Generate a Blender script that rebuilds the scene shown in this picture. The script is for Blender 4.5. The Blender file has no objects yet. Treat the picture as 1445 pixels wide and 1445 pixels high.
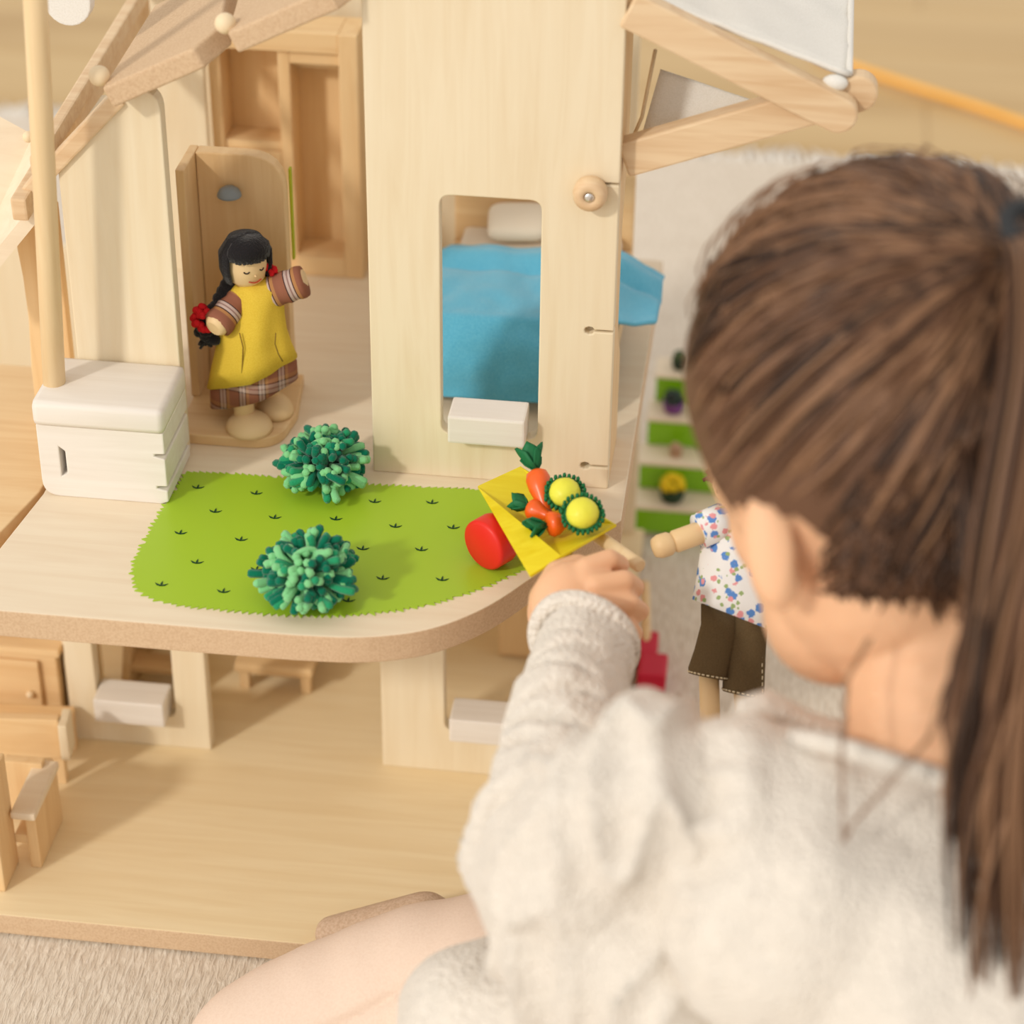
import bpy, bmesh, math, random
import numpy as np
from mathutils import Vector, Matrix, noise
random.seed(7); rng = np.random.default_rng(7)
SC = bpy.context.scene; COL = SC.collection

# ------------------------------------------------------------------ camera, light, exposure
FPX = 3277.0; CP = 722.5
nrm = lambda v: np.array(v, float) / np.linalg.norm(v)
_Z = -nrm((-64, 5046, FPX)); _X = -nrm((-32700, -(64*32700 + FPX*FPX)/5046, FPX)); _Y = np.cross(_Z, _X)
RW = np.stack([_X, _Y, _Z])
UP = 0.21; LOW = 0.015                       # top of the upper and of the lower floor board
CAM = np.array([0, 0, UP]) - RW @ (np.array([(527-CP)/FPX, (665-CP)/FPX, 1]) * 1.2)
def ray(px, py): return RW @ np.array([(px-CP)/FPX, (py-CP)/FPX, 1.0])
def atz(px, py, z): d = ray(px, py); return Vector(CAM + d*(z-CAM[2])/d[2])
def aty(px, py, y): d = ray(px, py); return Vector(CAM + d*(y-CAM[1])/d[1])
def atx(px, py, x): d = ray(px, py); return Vector(CAM + d*(x-CAM[0])/d[0])
def atd(px, py, t): return Vector(CAM + ray(px, py)*t)

cd = bpy.data.cameras.new('camera'); cam = bpy.data.objects.new('camera', cd); COL.objects.link(cam)
cd.sensor_width = 36; cd.lens = FPX/1445*36; cd.clip_start = .01; cd.clip_end = 50
cam.matrix_world = Matrix([[*(RW @ np.array(v))] for v in ((1,0,0),(0,-1,0),(0,0,-1))]).transposed().to_4x4()
cam.matrix_world.translation = Vector(CAM)
cd.dof.use_dof = True; cd.dof.focus_distance = 1.15; cd.dof.aperture_fstop = 4.8
SC.camera = cam

w = bpy.data.worlds.new('world'); SC.world = w; w.use_nodes = True
bg = w.node_tree.nodes['Background']; bg.inputs[0].default_value = (1, .945, .875, 1); bg.inputs[1].default_value = .84
sd = bpy.data.lights.new('sun', 'SUN'); sd.energy = 1.4; sd.angle = math.radians(5); sd.color = (1, .95, .86)
so = bpy.data.objects.new('sun', sd); COL.objects.link(so)
so.rotation_euler = Vector((.48, .64, -.50)).to_track_quat('-Z', 'Y').to_euler(); so.location = (-.6, -1.2, 1.2)
ad_ = bpy.data.lights.new('added_soft_fill', 'AREA'); ad_.shape = 'RECTANGLE'; ad_.size = 2.2; ad_.size_y = 1.5; ad_.energy = 14; ad_.color = (1, .96, .90)  # added fill light from front left, brightens the house interior; its source is unseen
ao = bpy.data.objects.new('added_soft_fill', ad_); COL.objects.link(ao); ao.location = (-1.9, -1.9, .75); ao.rotation_euler = (Vector((0, .05, .2)) - Vector(ao.location)).to_track_quat('-Z', 'Y').to_euler()
vs = SC.view_settings; vs.view_transform = 'Standard'; vs.look = 'None'; vs.gamma = 1; vs.exposure = 0.0; vs.use_curve_mapping = False

# ------------------------------------------------------------------ materials
MATS = {}
def mat(name, c, rough=.55, spec=.3, sheen=0, sss=0):
    if name in MATS: return MATS[name]
    m = bpy.data.materials.new(name); m.use_nodes = True; b = m.node_tree.nodes['Principled BSDF']
    b.inputs['Base Color'].default_value = (*c, 1); b.inputs['Roughness'].default_value = rough
    b.inputs['Specular IOR Level'].default_value = spec
    if sheen: b.inputs['Sheen Weight'].default_value = sheen
    if sss:
        b.inputs['Subsurface Weight'].default_value = sss; b.inputs['Subsurface Radius'].default_value = (.012, .005, .003)
        b.inputs['Subsurface Scale'].default_value = .5
    MATS[name] = m; return m
def nd(m, t, **kw):
    n = m.node_tree.nodes.new(t)
    for k, v in kw.items(): setattr(n, k, v)
    return n
def lk(m, a, b): m.node_tree.links.new(a, b)
def ramp(m, fac, stops, interp='LINEAR'):
    r = nd(m, 'ShaderNodeValToRGB'); r.color_ramp.interpolation = interp; e = r.color_ramp.elements
    while len(e) < len(stops): e.new(.5)
    for i, (p, c) in enumerate(stops): e[i].position = p; e[i].color = (*c, 1)
    lk(m, fac, r.inputs[0]); return r.outputs[0]
def coords(m, scale, rot=(0, 0, 0)):
    t = nd(m, 'ShaderNodeTexCoord'); mp = nd(m, 'ShaderNodeMapping'); mp.inputs['Scale'].default_value = scale; mp.inputs['Rotation'].default_value = rot
    lk(m, t.outputs['Object'], mp.inputs[0]); return mp.outputs[0]
def noise_tex(m, vec, scale=1, detail=4, dist=0, rough=.55):
    n = nd(m, 'ShaderNodeTexNoise'); n.inputs['Scale'].default_value = scale; n.inputs['Detail'].default_value = detail
    n.inputs['Distortion'].default_value = dist; n.inputs['Roughness'].default_value = rough; lk(m, vec, n.inputs['Vector']); return n.outputs[0]
def bump(m, h, strength=.3, dist=.001):
    b = nd(m, 'ShaderNodeBump'); b.inputs['Strength'].default_value = strength; b.inputs['Distance'].default_value = dist
    lk(m, h, b.inputs['Height']); lk(m, b.outputs[0], m.node_tree.nodes['Principled BSDF'].inputs['Normal'])
def base(m, out): lk(m, out, m.node_tree.nodes['Principled BSDF'].inputs['Base Color'])
def wood(name, c1, c2, axis='z', rough=.5, k=1.0):
    if name in MATS: return MATS[name]
    m = mat(name, c1, rough, .3); s = {'x': (9, 130, 130), 'y': (130, 9, 130), 'z': (130, 130, 9)}[axis]
    n = noise_tex(m, coords(m, tuple(a*k for a in s)), 1, 5, .8); base(m, ramp(m, n, [(.28, c2), (.62, c1)])); bump(m, n, .08, .0006); return m
def speckle(name, c1, c2, scale, rough=.8, st=.3):
    if name in MATS: return MATS[name]
    m = mat(name, c1, rough, .15); n = noise_tex(m, coords(m, (scale,)*3), 1, 3); base(m, ramp(m, n, [(.35, c2), (.6, c1)])); bump(m, n, st, .0006); return m

PLY_Z = wood('birch_upright', (.82, .71, .52), (.77, .64, .44), 'z')
PLY_X = wood('birch_floor', (.83, .71, .54), (.78, .64, .47), 'x')
PLY_LOW = wood('birch_lower_floor', (.86, .71, .46), (.80, .63, .38), 'x')
FURN = wood('rubberwood', (.81, .58, .32), (.73, .48, .24), 'z')
FURN_X = wood('rubberwood_lengthwise', (.81, .58, .32), (.73, .48, .24), 'x')
BEAM = wood('rubberwood_pale', (.78, .59, .38), (.66, .44, .25), 'x', k=1.3)
DOWEL = wood('dowel_wood', (.80, .62, .38), (.74, .54, .30), 'z')
PEGM = mat('peg_wood', (.82, .66, .44), .5)
MDF = speckle('mdf', (.66, .48, .31), (.58, .40, .25), 900)
WHITEW = wood('white_wash', (.82, .77, .71), (.76, .70, .63), 'x')
CANVAS = speckle('white_canvas', (.82, .80, .76), (.76, .74, .69), 1400)
GREEN = mat('lawn_green', (.36, .55, .03), .35)
TUFT = mat('tuft_dark', (.01, .06, .02), .6)
SLOT = mat('slot_dark', (.10, .05, .02), .8)
METAL = mat('screw_metal', (.8, .8, .8), .25); METAL.node_tree.nodes['Principled BSDF'].inputs['Metallic'].default_value = 1

# ------------------------------------------------------------------ mesh helpers
def link(name, me, m, parent=None, smooth=False):
    if isinstance(me, bmesh.types.BMesh):
        bmesh.ops.recalc_face_normals(me, faces=me.faces); x = bpy.data.meshes.new(name); me.to_mesh(x); me.free(); me = x
    o = bpy.data.objects.new(name, me); COL.objects.link(o)
    for mm in (m if isinstance(m, (list, tuple)) else [m]): me.materials.append(mm)
    if smooth: me.shade_smooth()
    if parent is not None:
        o.parent = parent; o.matrix_parent_inverse = parent.matrix_basis.inverted()
    return o
def tag(o, label, cat, group=None, kind=None):
    o['label'] = label; o['category'] = cat
    if group: o['group'] = group
    if kind: o['kind'] = kind
    return o
def thing(name, label, cat, loc, group=None):
    o = bpy.data.objects.new(name, None); COL.objects.link(o); o.location = loc; o.empty_display_size = .01
    return tag(o, label, cat, group)
def add_box(bm, lo, hi, bev=.0008, M=None):
    r = bmesh.ops.create_cube(bm, size=1); v = r['verts']; lo, hi = Vector(lo), Vector(hi)
    for q in v: q.co = Vector([(lo[i]+hi[i])/2 + q.co[i]*(hi[i]-lo[i]) for i in range(3)])
    if bev:
        es = list({e for q in v for e in q.link_edges}); rr = bmesh.ops.bevel(bm, geom=es, offset=bev, segments=2, affect='EDGES', profile=.6)
        v = list({q for f in rr['faces'] for q in f.verts} | {q for q in v if q.is_valid})
    if M is not None: bmesh.ops.transform(bm, matrix=M, verts=v)
    return v
def box(name, lo, hi, m, parent=None, bev=.0008, M=None):
    bm = bmesh.new(); add_box(bm, lo, hi, bev, M); return link(name, bm, m, parent)
def frame_from(z, x=None):
    z = Vector(z).normalized(); x = Vector(x) if x is not None else (Vector((1, 0, 0)) if abs(z.x) < .9 else Vector((0, 1, 0)))
    y = z.cross(x).normalized(); x = y.cross(z).normalized(); return Matrix((x, y, z)).transposed()
def add_loft(bm, rings, caps=True, closed=True):
    R = [[bm.verts.new(p) for p in r] for r in rings]; n = len(R[0])
    for a, b in zip(R, R[1:]):
        for i in range(n if closed else n-1): bm.faces.new((a[i], a[(i+1) % n], b[(i+1) % n], b[i]))
    if caps: bm.faces.new(R[0][::-1]); bm.faces.new(R[-1])
def ring(c, M, rx, ry, n, ph=0): return [Vector(c) + M @ Vector((rx*math.cos(t+ph), ry*math.sin(t+ph), 0)) for t in (2*math.pi*i/n for i in range(n))]
def add_tube(bm, pts, r, n=8, caps=True):
    pts = [Vector(p) for p in pts]; rs = r if isinstance(r, (list, tuple)) else [r]*len(pts); rings = []; x = None
    for i, p in enumerate(pts):
        t = (pts[min(i+1, len(pts)-1)] - pts[max(i-1, 0)]); t = t if t.length > 1e-9 else Vector((0, 0, 1)); M = frame_from(t, x); x = M.col[0].copy()
        rings.append(ring(p, M, rs[i], rs[i], n))
    add_loft(bm, rings, caps)
def tube(name, pts, r, m, parent=None, n=12, smooth=True):
    bm = bmesh.new(); add_tube(bm, pts, r, n); return link(name, bm, m, parent, smooth)
def dowel(name, a, b, r, m, parent=None, n=20, bev=.0008):
    a, b = Vector(a), Vector(b); d = (b-a).normalized()
    return tube(name, [a, a+d*1e-5, a+d*bev, b-d*bev, b-d*1e-5, b], [r-bev, r-bev*.9, r, r, r-bev*.9, r-bev], m, parent, n)
def add_lathe(bm, prof, c, M=None, n=24):
    M = M or Matrix.Identity(3); rings = [ring(Vector(c) + M @ Vector((0, 0, z)), M, max(r, 1e-5), max(r, 1e-5), n) for r, z in prof]; add_loft(bm, rings)
def lathe(name, prof, c, m, parent=None, M=None, n=24):
    bm = bmesh.new(); add_lathe(bm, prof, c, M, n); return link(name, bm, m, parent, True)
def add_ell(bm, c, r, M=None, sub=3):
    r = (r, r, r) if not hasattr(r, '__len__') else r; v = bmesh.ops.create_icosphere(bm, subdivisions=sub, radius=1)['verts']; M = M or Matrix.Identity(3); c = Vector(c)
    for q in v: q.co = c + M @ Vector((q.co.x*r[0], q.co.y*r[1], q.co.z*r[2]))
    return v
def ell(name, c, r, m, parent=None, M=None, sub=3):
    bm = bmesh.new(); add_ell(bm, c, r, M, sub); return link(name, bm, m, parent, True)
def add_cap(bm, a, b, ra, rb, sub=2):                      # a tapering run of spheres, to be merged by remeshing
    a, b = Vector(a), Vector(b); L = (b-a).length; k = max(2, int(L/(min(ra, rb)*.35))+1)
    for i in range(k+1): t = i/k; add_ell(bm, a.lerp(b, t), ra+(rb-ra)*t, None, sub)
def remesh(bm, voxel, smooth=6, factor=.5):
    me = bpy.data.meshes.new('tmp'); bm.to_mesh(me); bm.free(); o = bpy.data.objects.new('tmp', me); COL.objects.link(o)
    r = o.modifiers.new('r', 'REMESH'); r.mode = 'VOXEL'; r.voxel_size = voxel
    if smooth: s = o.modifiers.new('s', 'SMOOTH'); s.iterations = smooth; s.factor = factor
    dg = bpy.context.evaluated_depsgraph_get(); x = bpy.data.meshes.new_from_object(o.evaluated_get(dg)); bpy.data.objects.remove(o); bpy.data.meshes.remove(me)
    x.materials.clear(); return x
def get_co(me): a = np.empty(len(me.vertices)*3); me.vertices.foreach_get('co', a); return a.reshape(-1, 3)
def get_no(me): a = np.empty(len(me.vertices)*3); me.vertices.foreach_get('normal', a); return a.reshape(-1, 3)
def set_co(me, a): me.vertices.foreach_set('co', a.ravel()); me.update()
def rounded(pts, n=6):                                      # pts: (u, v, radius) -> smooth outline
    out = []; N = len(pts)
    for i, (u, v, r) in enumerate(pts):
        p = Vector((u, v))
        if r <= 0: out.append(p); continue
        a = Vector(pts[i-1][:2]) - p; b = Vector(pts[(i+1) % N][:2]) - p; th = a.angle(b); t = min(r/math.tan(th/2), a.length*.49, b.length*.49)
        p0 = p + a.normalized()*t; p1 = p + b.normalized()*t
        for k in range(n+1): s = k/n; out.append((1-s)**2*p0 + 2*s*(1-s)*p + s*s*p1)
    return out
def prism(name, outer, to3, depth, m, parent=None, holes=(), bev=.0007):
    """outline in (u, v) with holes, mapped to 3D by to3(u, v, w), w running from 0 to depth"""
    bm = bmesh.new(); edges = []
    for loop in [outer, *holes]:
        vs_ = [bm.verts.new(to3(p[0], p[1], 0)) for p in loop]; edges += [bm.edges.new((vs_[i], vs_[(i+1) % len(vs_)])) for i in range(len(vs_))]
    bmesh.ops.triangle_fill(bm, edges=edges, use_beauty=True, use_dissolve=True)
    fs = list(bm.faces); d = Vector(to3(0, 0, depth)) - Vector(to3(0, 0, 0))
    ex = bmesh.ops.extrude_face_region(bm, geom=fs); bmesh.ops.translate(bm, vec=d, verts=[v for v in ex['geom'] if isinstance(v, bmesh.types.BMVert)])
    o = link(name, bm, m, parent)
    if bev:
        b = o.modifiers.new('edge', 'BEVEL'); b.width = bev; b.segments = 2; b.limit_method = 'ANGLE'; b.angle_limit = math.radians(50)
    return o
XZ = lambda y: (lambda u, v, w: (u, y+w, v))               # facade plane, thickness to the back
XY = lambda z: (lambda u, v, w: (u, v, z-w))               # floor plane, thickness downwards

# ------------------------------------------------------------------ the room: wooden floor, rug
FLOORM = wood('oak_floor', (.60, .42, .20), (.48, .31, .13), 'x', .35, k=.12)
fl = box('floor', (-3, -1.6, -.03), (3, 3.2, -.012), FLOORM, None, 0); fl['kind'] = 'structure'; fl['label'] = 'golden oak plank floor of the room beyond the rug'
for j in range(7):
    for i in range(4):
        x0 = -1.75 + i*.9 + (j % 3)*.28
        box('floor_board', (x0+.001, .82+j*.12+.001, -.012), (x0+.899, .82+j*.12+.119, -.0105), FLOORM, fl, .0006)
RUG = speckle('rug_pile', (.62, .54, .45), (.54, .46, .37), 260, .95, .5)
def make_rug_mat():
    m = mat('rug_weave', (.66, .57, .47), .95, .05, .3); n = noise_tex(m, coords(m, (420, 90, 200), (0, 0, .9)), 1, 3, .5); n2 = noise_tex(m, coords(m, (9, 9, 9)), 1, 3)
    c = ramp(m, n, [(.36, (.66, .56, .45)), (.62, (.80, .71, .60))]); mx = nd(m, 'ShaderNodeMixRGB', blend_type='MULTIPLY'); mx.inputs[0].default_value = .35
    lk(m, c, mx.inputs[1]); lk(m, ramp(m, n2, [(.3, (.82, .80, .77)), (.7, (1, 1, 1))]), mx.inputs[2]); base(m, mx.outputs[0]); bump(m, n, .7, .003); return m
RUGM = make_rug_mat()
rug = thing('rug', 'large beige woven rug spread under the dollhouse and the child', 'rug', (0, 0, -.01))
box('pile', (-1.6, -1.1, -.0103), (1.6, .885, 0), RUGM, rug, .003)
bm = bmesh.new()
for i in range(330):
    x = -1.0 + i*.0052 + random.uniform(-.002, .002); l = random.uniform(.035, .055)
    add_tube(bm, [(x, .88, -.003), (x+random.uniform(-.004, .004), .88+l*.5, -.004), (x+random.uniform(-.008, .008), .88+l, -.009)], [.0022, .0026, .0014], 5)
link('fringe', bm, mat('fringe_white', (.85, .80, .73), .9), rug, True)['kind'] = 'stuff'
p = [atz(1150, 58, .003), atz(1205, 84, .003), atz(1300, 115, .003), atz(1380, 140, .003), atz(1460, 168, .003), atz(1600, 215, .003)]
for q in p: q.z = -.0045
tag(tube('strip', p, .0036, mat('orange_strip', (1, .50, .07), .6), None, 8), 'thin orange cord lying across the wooden floor behind the rug', 'strip')  # plain orange strip along the floor, built as a thin tube

# ------------------------------------------------------------------ the dollhouse shell
H = thing('dollhouse', 'big two-storey wooden dollhouse with green lawn terrace and open front', 'dollhouse', (0, .05, 0))
FR = -.147
def arc_front():
    pts = [(-.175, FR), (-.02, FR)]
    for px, py in ((450, 898), (500, 900), (550, 897), (600, 890), (650, 874), (700, 850), (760, 808), (810, 775), (850, 752)):
        q = atz(px, py, UP); pts.append((q.x, q.y))
    for _ in range(2):
        q = [pts[0]]
        for a, b in zip(pts, pts[1:]): q += [(a[0]*.75+b[0]*.25, a[1]*.75+b[1]*.25), (a[0]*.25+b[0]*.75, a[1]*.25+b[1]*.75)]
        pts = q + [pts[-1]]
    return pts
af = arc_front()
prism('upper_floor', [Vector(p) for p in af + [(.131, -.028), (.131, .262), (-.162, .262), (-.162, -.045)]], XY(UP), .015, [PLY_X, MDF], H)
def edge_mat(o, idx=1):                                     # board edges show raw fibreboard
    for f in o.data.polygons:
        if abs(f.normal.z) < .5: f.material_index = idx
uf = [o for o in H.children if o.name.startswith('upper_floor')][0]; edge_mat(uf)
lo = prism('lower_floor', [Vector(p) for p in [(-.42, FR)] + af[1:-1] + [(.128, -.03), (.128, .262), (-.42, .262)]], XY(LOW), .013, [PLY_LOW, MDF], H); edge_mat(lo)
prism('wing_floor', [Vector(p) for p in ((-.42, -.10), (-.178, -.10), (-.1655, -.04), (-.1655, .085), (-.42, .085))], XY(UP-.002), .012, FURN_X, H)

# lawn print with ragged edge
lp = [(262, 667), (330, 670), (390, 675), (460, 680), (530, 686), (600, 689), (680, 693), (728, 702), (742, 740), (752, 770), (747, 799), (715, 815), (680, 830), (640, 844), (600, 855), (550, 863),
      (500, 868), (450, 869), (400, 868), (350, 864), (300, 859), (260, 855), (225, 849), (198, 836), (187, 812), (192, 790), (205, 765), (220, 738), (235, 712), (250, 690)]
L3 = [atz(*q, UP) for q in lp]; ctr = sum(L3, Vector())/len(L3); jag = []
for i, a in enumerate(L3):
    b = L3[(i+1) % len(L3)]; k = max(2, int((b-a).length/.0016)); 
    for j in range(k):
        q = a.lerp(b, (j+random.uniform(-.2, .2))/k); out = (q-ctr).normalized(); q = q + out*((.0012+random.uniform(0, .0016)) if j % 2 else -.0006); jag.append(Vector((q.x, q.y)))
lawn = prism('lawn', jag, lambda u, v, w: (u, v, UP+.0001+w), .0005, GREEN, H, bev=0)
lawn['label'] = 'bright green lawn print with ragged edge on the terrace'
for x, y in ((284,316),(522,340),(1006,374),(1240,378),(355,414),(598,439),(847,445),(1090,475),(1326,480),(213,502),(460,529),(957,566),(1196,570),(280,622),(525,650),(1038,687),(1281,692),(135,713),(388,741),(898,778)):
    c = atz(180+x/2.89, 580+y/2.89, UP+.0007); bm = bmesh.new()
    for s in (-1, 0, 1):
        tip = c + Vector((s*.0033, .0040 if s == 0 else .0022, 0)); mid = c + Vector((s*.0018, .0008 if s else .0020, 0)); d = (tip-c).normalized(); n_ = Vector((-d.y, d.x, 0))*.00052
        v = [bm.verts.new(q) for q in (c-n_*.6, mid-n_, tip, mid+n_, c+n_*.6)]; bm.faces.new(v)
    ex = bmesh.ops.extrude_face_region(bm, geom=list(bm.faces)); bmesh.ops.translate(bm, vec=(0, 0, .0002), verts=[q for q in ex['geom'] if isinstance(q, bmesh.types.BMVert)])
    link('grass_tuft', bm, TUFT, lawn)

# tower front with window, knob slots
def keyhole(z, xc=.1095, r=.0026):
    out = [Vector((.1215, z-.0006))]
    for k in range(9): t = -.25 + (2*math.pi-.5)*0; a = -math.pi*0 - .25 - k*(2*math.pi-.5)/8; out.append(Vector((xc + r*math.cos(a), z + r*.8*math.sin(a))))
    return out + [Vector((.1215, z+.0006))]
def rwin(x0, x1, z0, z1, r=.006): return rounded([(x0, z0, r), (x1, z0, r), (x1, z1, r), (x0, z1, r)])
def wall_outline(zlo, zhi, slots): 
    o = [Vector((0, zlo)), Vector((.1215, zlo))]
    for s in slots: o += keyhole(s)
    return o + [Vector((.1215, zhi)), Vector((0, zhi))]
prism('tower_wall', wall_outline(UP, .60, (.223, .301, .380)), XZ(0), .0085, PLY_Z, H, [rwin(.0355, .0848, .236, .369)])
kn = aty(833, 272, -.004); MY = frame_from((0, -1, 0), (1, 0, 0))
knob = lathe('knob', [(.0070, -.004), (.0080, -.002), (.0083, .001), (.0078, .0042), (.0062, .0058), (.003, .0062), (.0027, .0052), (.0, .0052)], kn, BEAM, H, MY)
lathe('screw', [(.0024, 0), (.0024, .0005), (.0016, .0009), (0, .0009)], kn + Vector((0, -.0053, 0)), METAL, knob, MY, 14)
def window_box(x0, x1, y0, z0, h=.0155, d=.0205): return box('window_box', (x0, y0, z0), (x1, y0+d, z0+h), WHITEW, H, .0012)
window_box(.0405, .0795, -.0115, .2375)
# lower fronts
prism('lower_wall', [Vector(p) for p in ((.001, LOW), (.1215, LOW), (.1215, UP-.015), (.001, UP-.015))], XZ(0), .0085, PLY_Z, H, [rwin(.0362, .085, .044, .172)])
window_box(.0405, .0795, -.0115, .0455)
prism('lower_wall', [Vector(p) for p in ((-.1775, LOW), (-.0975, LOW), (-.0975, UP-.015), (-.1775, UP-.015))], XZ(0), .0085, PLY_Z, H, [rwin(-.1612, -.1165, .036, .172)])
window_box(-.160, -.120, -.0115, .0375)
# back walls, side posts, inner walls
box('back_wall', (-.162, .256, UP), (.112, .262, .40), PLY_Z, H)
box('back_wall', (-.42, .256, LOW), (.122, .262, UP-.015), PLY_Z, H)
# tall side post at the tower's right edge
prism('side_wall', rounded([(.0085, UP, 0), (.052, UP, 0), (.052, .262, .012), (.030, .285, .02), (.030, .345, .02), (.055, .38, .02), (.055, .60, 0), (.0085, .60, 0)]), lambda u, v, w: (.1135+w, u, v), .008, FURN, H)
box('side_wall', (.1135, .0085, LOW), (.1215, .05, UP-.015), FURN, H)
# narrow left front
prism('front_panel', rounded([(-.152, UP, 0), (-.0985, UP, 0), (-.0985, .414, .012), (-.122, .412, .004), (-.152, .368, .004)]), XZ(0), .0085, PLY_Z, H)
box('inner_wall', (-.152, .0085, UP), (-.1465, .08, .375), PLY_Z, H)
wq = [aty(*q, .03) for q in ((48, 290), (18, 318), (24, 352), (32, 392), (40, 450), (44, 520))]
prism('wing_wall', [Vector((-.166, wq[0].z)), *[Vector((q.x, q.z)) for q in wq], Vector((wq[-1].x, UP)), Vector((-.166, UP))], XZ(.03), .007, FURN, H)
# white block with slots and the round post in it
bk = prism('post_block', rounded([(-.1615, UP, .009), (-.1000, UP, 0), (-.0965, .2115, 0), (-.0965, .2178, 0), (-.1018, .2190, 0), (-.1018, .2203, 0), (-.0965, .2206, 0), (-.0965, .2365, 0), (-.1018, .2378, 0), (-.1018, .2391, 0), (-.0965, .2396, 0), (-.0965, .2515, 0), (-.1615, .2515, 0)]),
           XZ(-.046), .046, WHITEW, H, [[Vector(q) for q in ((-.1508, .222), (-.1478, .224), (-.1478, .237), (-.1508, .2395))]])
bt = bmesh.new(); add_box(bt, (-.1625, -.048, .2516), (-.0955, .0, .2655), .0035); link('block_top', bt, WHITEW, H, True)
bp = atz(77, 548, .262); tp = aty(50, 0, bp.y-.002); dirp = (tp-bp)
dowel('round_post', bp, bp + dirp*1.35, .0056, DOWEL, H)
# roof boards, eave rail, pegs
SL = .50
def slope(x): return .4195 + SL*(x+.1215)
def roof_board(pts, th=.0108, m=MDF, f=slope):
    bm = bmesh.new(); n_ = Vector((-SL, 0, 1)).normalized()*-th; v = [bm.verts.new((x, y, f(x))) for x, y in pts]; bm.faces.new(v)
    ex = bmesh.ops.extrude_face_region(bm, geom=list(bm.faces)); bmesh.ops.translate(bm, vec=n_, verts=[q for q in ex['geom'] if isinstance(q, bmesh.types.BMVert)])
    o = link('roof_board', bm, m, H); b = o.modifiers.new('edge', 'BEVEL'); b.width = .0014; b.segments = 3; b.limit_method = 'ANGLE'; b.angle_limit = .9; return o
roof_board([(-.1215, -.015), (-.0765, -.015), (-.0675, .004), (-.0835, .085), (-.0865, .10), (-.1265, .10)])
roof_board([(-.0600, -.015), (-.0125, -.015), (-.0030, -.002), (-.0030, .10), (-.0775, .10), (-.0745, .085)])
for px, py in ((140, 107), (318, 33)):
    c = aty(px, py, -.006); ell('peg', c, .0050, PEGM, H)
def beam(name, a, b, hw, hh, m, up=(0, 0, 1), round_end=False):
    a, b = Vector(a), Vector(b); d = b-a; x = d.normalized(); y = Vector(up).cross(x).normalized(); z = x.cross(y); M = Matrix((x, y, z)).transposed().to_4x4(); M.translation = a
    if not round_end: return box(name, (0, -hw, -hh), (d.length, hw, hh), m, H, .0012, M)
    o = [Vector((0, -hh)), *[Vector((d.length-hh+hh*math.cos(t), hh*math.sin(t))) for t in np.linspace(-math.pi/2, math.pi/2, 12)], Vector((0, hh))]
    return prism(name, o, lambda u, v, w_: tuple(M @ Vector((u, -hw+w_, v))), hw*2, m, H, bev=.0012)
beam('eave_rail', (-.1695, -.012, .352), (-.1695, .32, .374), .004, .006, BEAM)
beam('eave_rail', (-.160, -.008, .374), (-.160, .32, .395), .003, .005, BEAM)
beam('rafter', (-.168, .004, .356), (-.118, .004, .409), .004, .0065, BEAM, (0, 1, 0))
bm = bmesh.new()
v = [bm.verts.new(q) for q in (aty(-60, 420, -.003), aty(47, 288, -.003), aty(47, 190, .05), aty(-60, 132, .05))]; bm.faces.new(v)
ex = bmesh.ops.extrude_face_region(bm, geom=list(bm.faces)); bmesh.ops.translate(bm, vec=(.003, 0, -.007), verts=[q for q in ex['geom'] if isinstance(q, bmesh.types.BMVert)])
link('roof_panel', bm, PLY_X, H)
ell('peg', aty(40, 193, .042), .003, PEGM, H)
q = aty(98, 37, .03)
prism('roof_tab', [Vector((q.x-.0115, .60)), *[Vector((q.x+.0115*math.cos(t), q.z+.0115+.0115*math.sin(t))) for t in np.linspace(math.pi, 2*math.pi, 12)], Vector((q.x+.0115, .60))], XZ(.03), .008, CANVAS, H)
# awning frame and canvas on the right
P0, P1 = aty(880, 6, .0035), aty(1207, 170, .0035); P0 = P0 + (P1-P0)*((.1222-P0.x)/(P1.x-P0.x))
beam('awning_beam', P0, P1, .005, .0088, BEAM, (0, 0, 1), True)
P2, P3 = aty(872, 224, .0145), aty(1238, 120, .0145); P2 = P2 + (P3-P2)*((.1222-P2.x)/(P3.x-P2.x))
beam('awning_beam', P2, P3, .0055, .0088, BEAM, (0, 0, 1), True)
def cloth(name, corners, nu, nv, m, parent, amp=.002, th=.0012, sag=0):
    a, b, c, d = [Vector(q) for q in corners]; bm = bmesh.new(); g = []
    nrm_ = (b-a).cross(d-a).normalized()
    for j in range(nv+1):
        row = []
        for i in range(nu+1):
            u, v = i/nu, j/nv; p = a.lerp(b, u).lerp(d.lerp(c, u), v); p = p + nrm_*(amp*noise.noise(p*45) - sag*math.sin(math.pi*u)*math.sin(math.pi*v)); row.append(bm.verts.new(p))
        g.append(row)
    for j in range(nv):
        for i in range(nu): bm.faces.new((g[j][i], g[j][i+1], g[j+1][i+1], g[j+1][i]))
    o = link(name, bm, m, parent, True); s = o.modifiers.new('s', 'SOLIDIFY'); s.thickness = th; return o
cA = aty(905, -8, .010); cB = aty(1198, 104, .010); cA.z += .0; 
cv = cloth('awning_canvas', [cA, cB, cB+Vector((.004, .22, .012)), cA+Vector((0, .22, .012))], 24, 24, CANVAS, H, .0025)
bm = bmesh.new(); add_tube(bm, [cA+(cB-cA)*t + Vector((0, -.0005, noise.noise(Vector((t*9, 0, 0)))*.0012)) for t in np.linspace(0, 1, 20)], .0016, 8); link('hem', bm, CANVAS, cv, True)
bm = bmesh.new(); add_tube(bm, [cB+Vector((.0002, .22*t, .012*t)) for t in np.linspace(0, 1, 12)], .0016, 8); link('hem', bm, CANVAS, cv, True)
ell('tie', cB + Vector((-.006, -.002, -.004)), (.006, .004, .004), CANVAS, cv)
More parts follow.
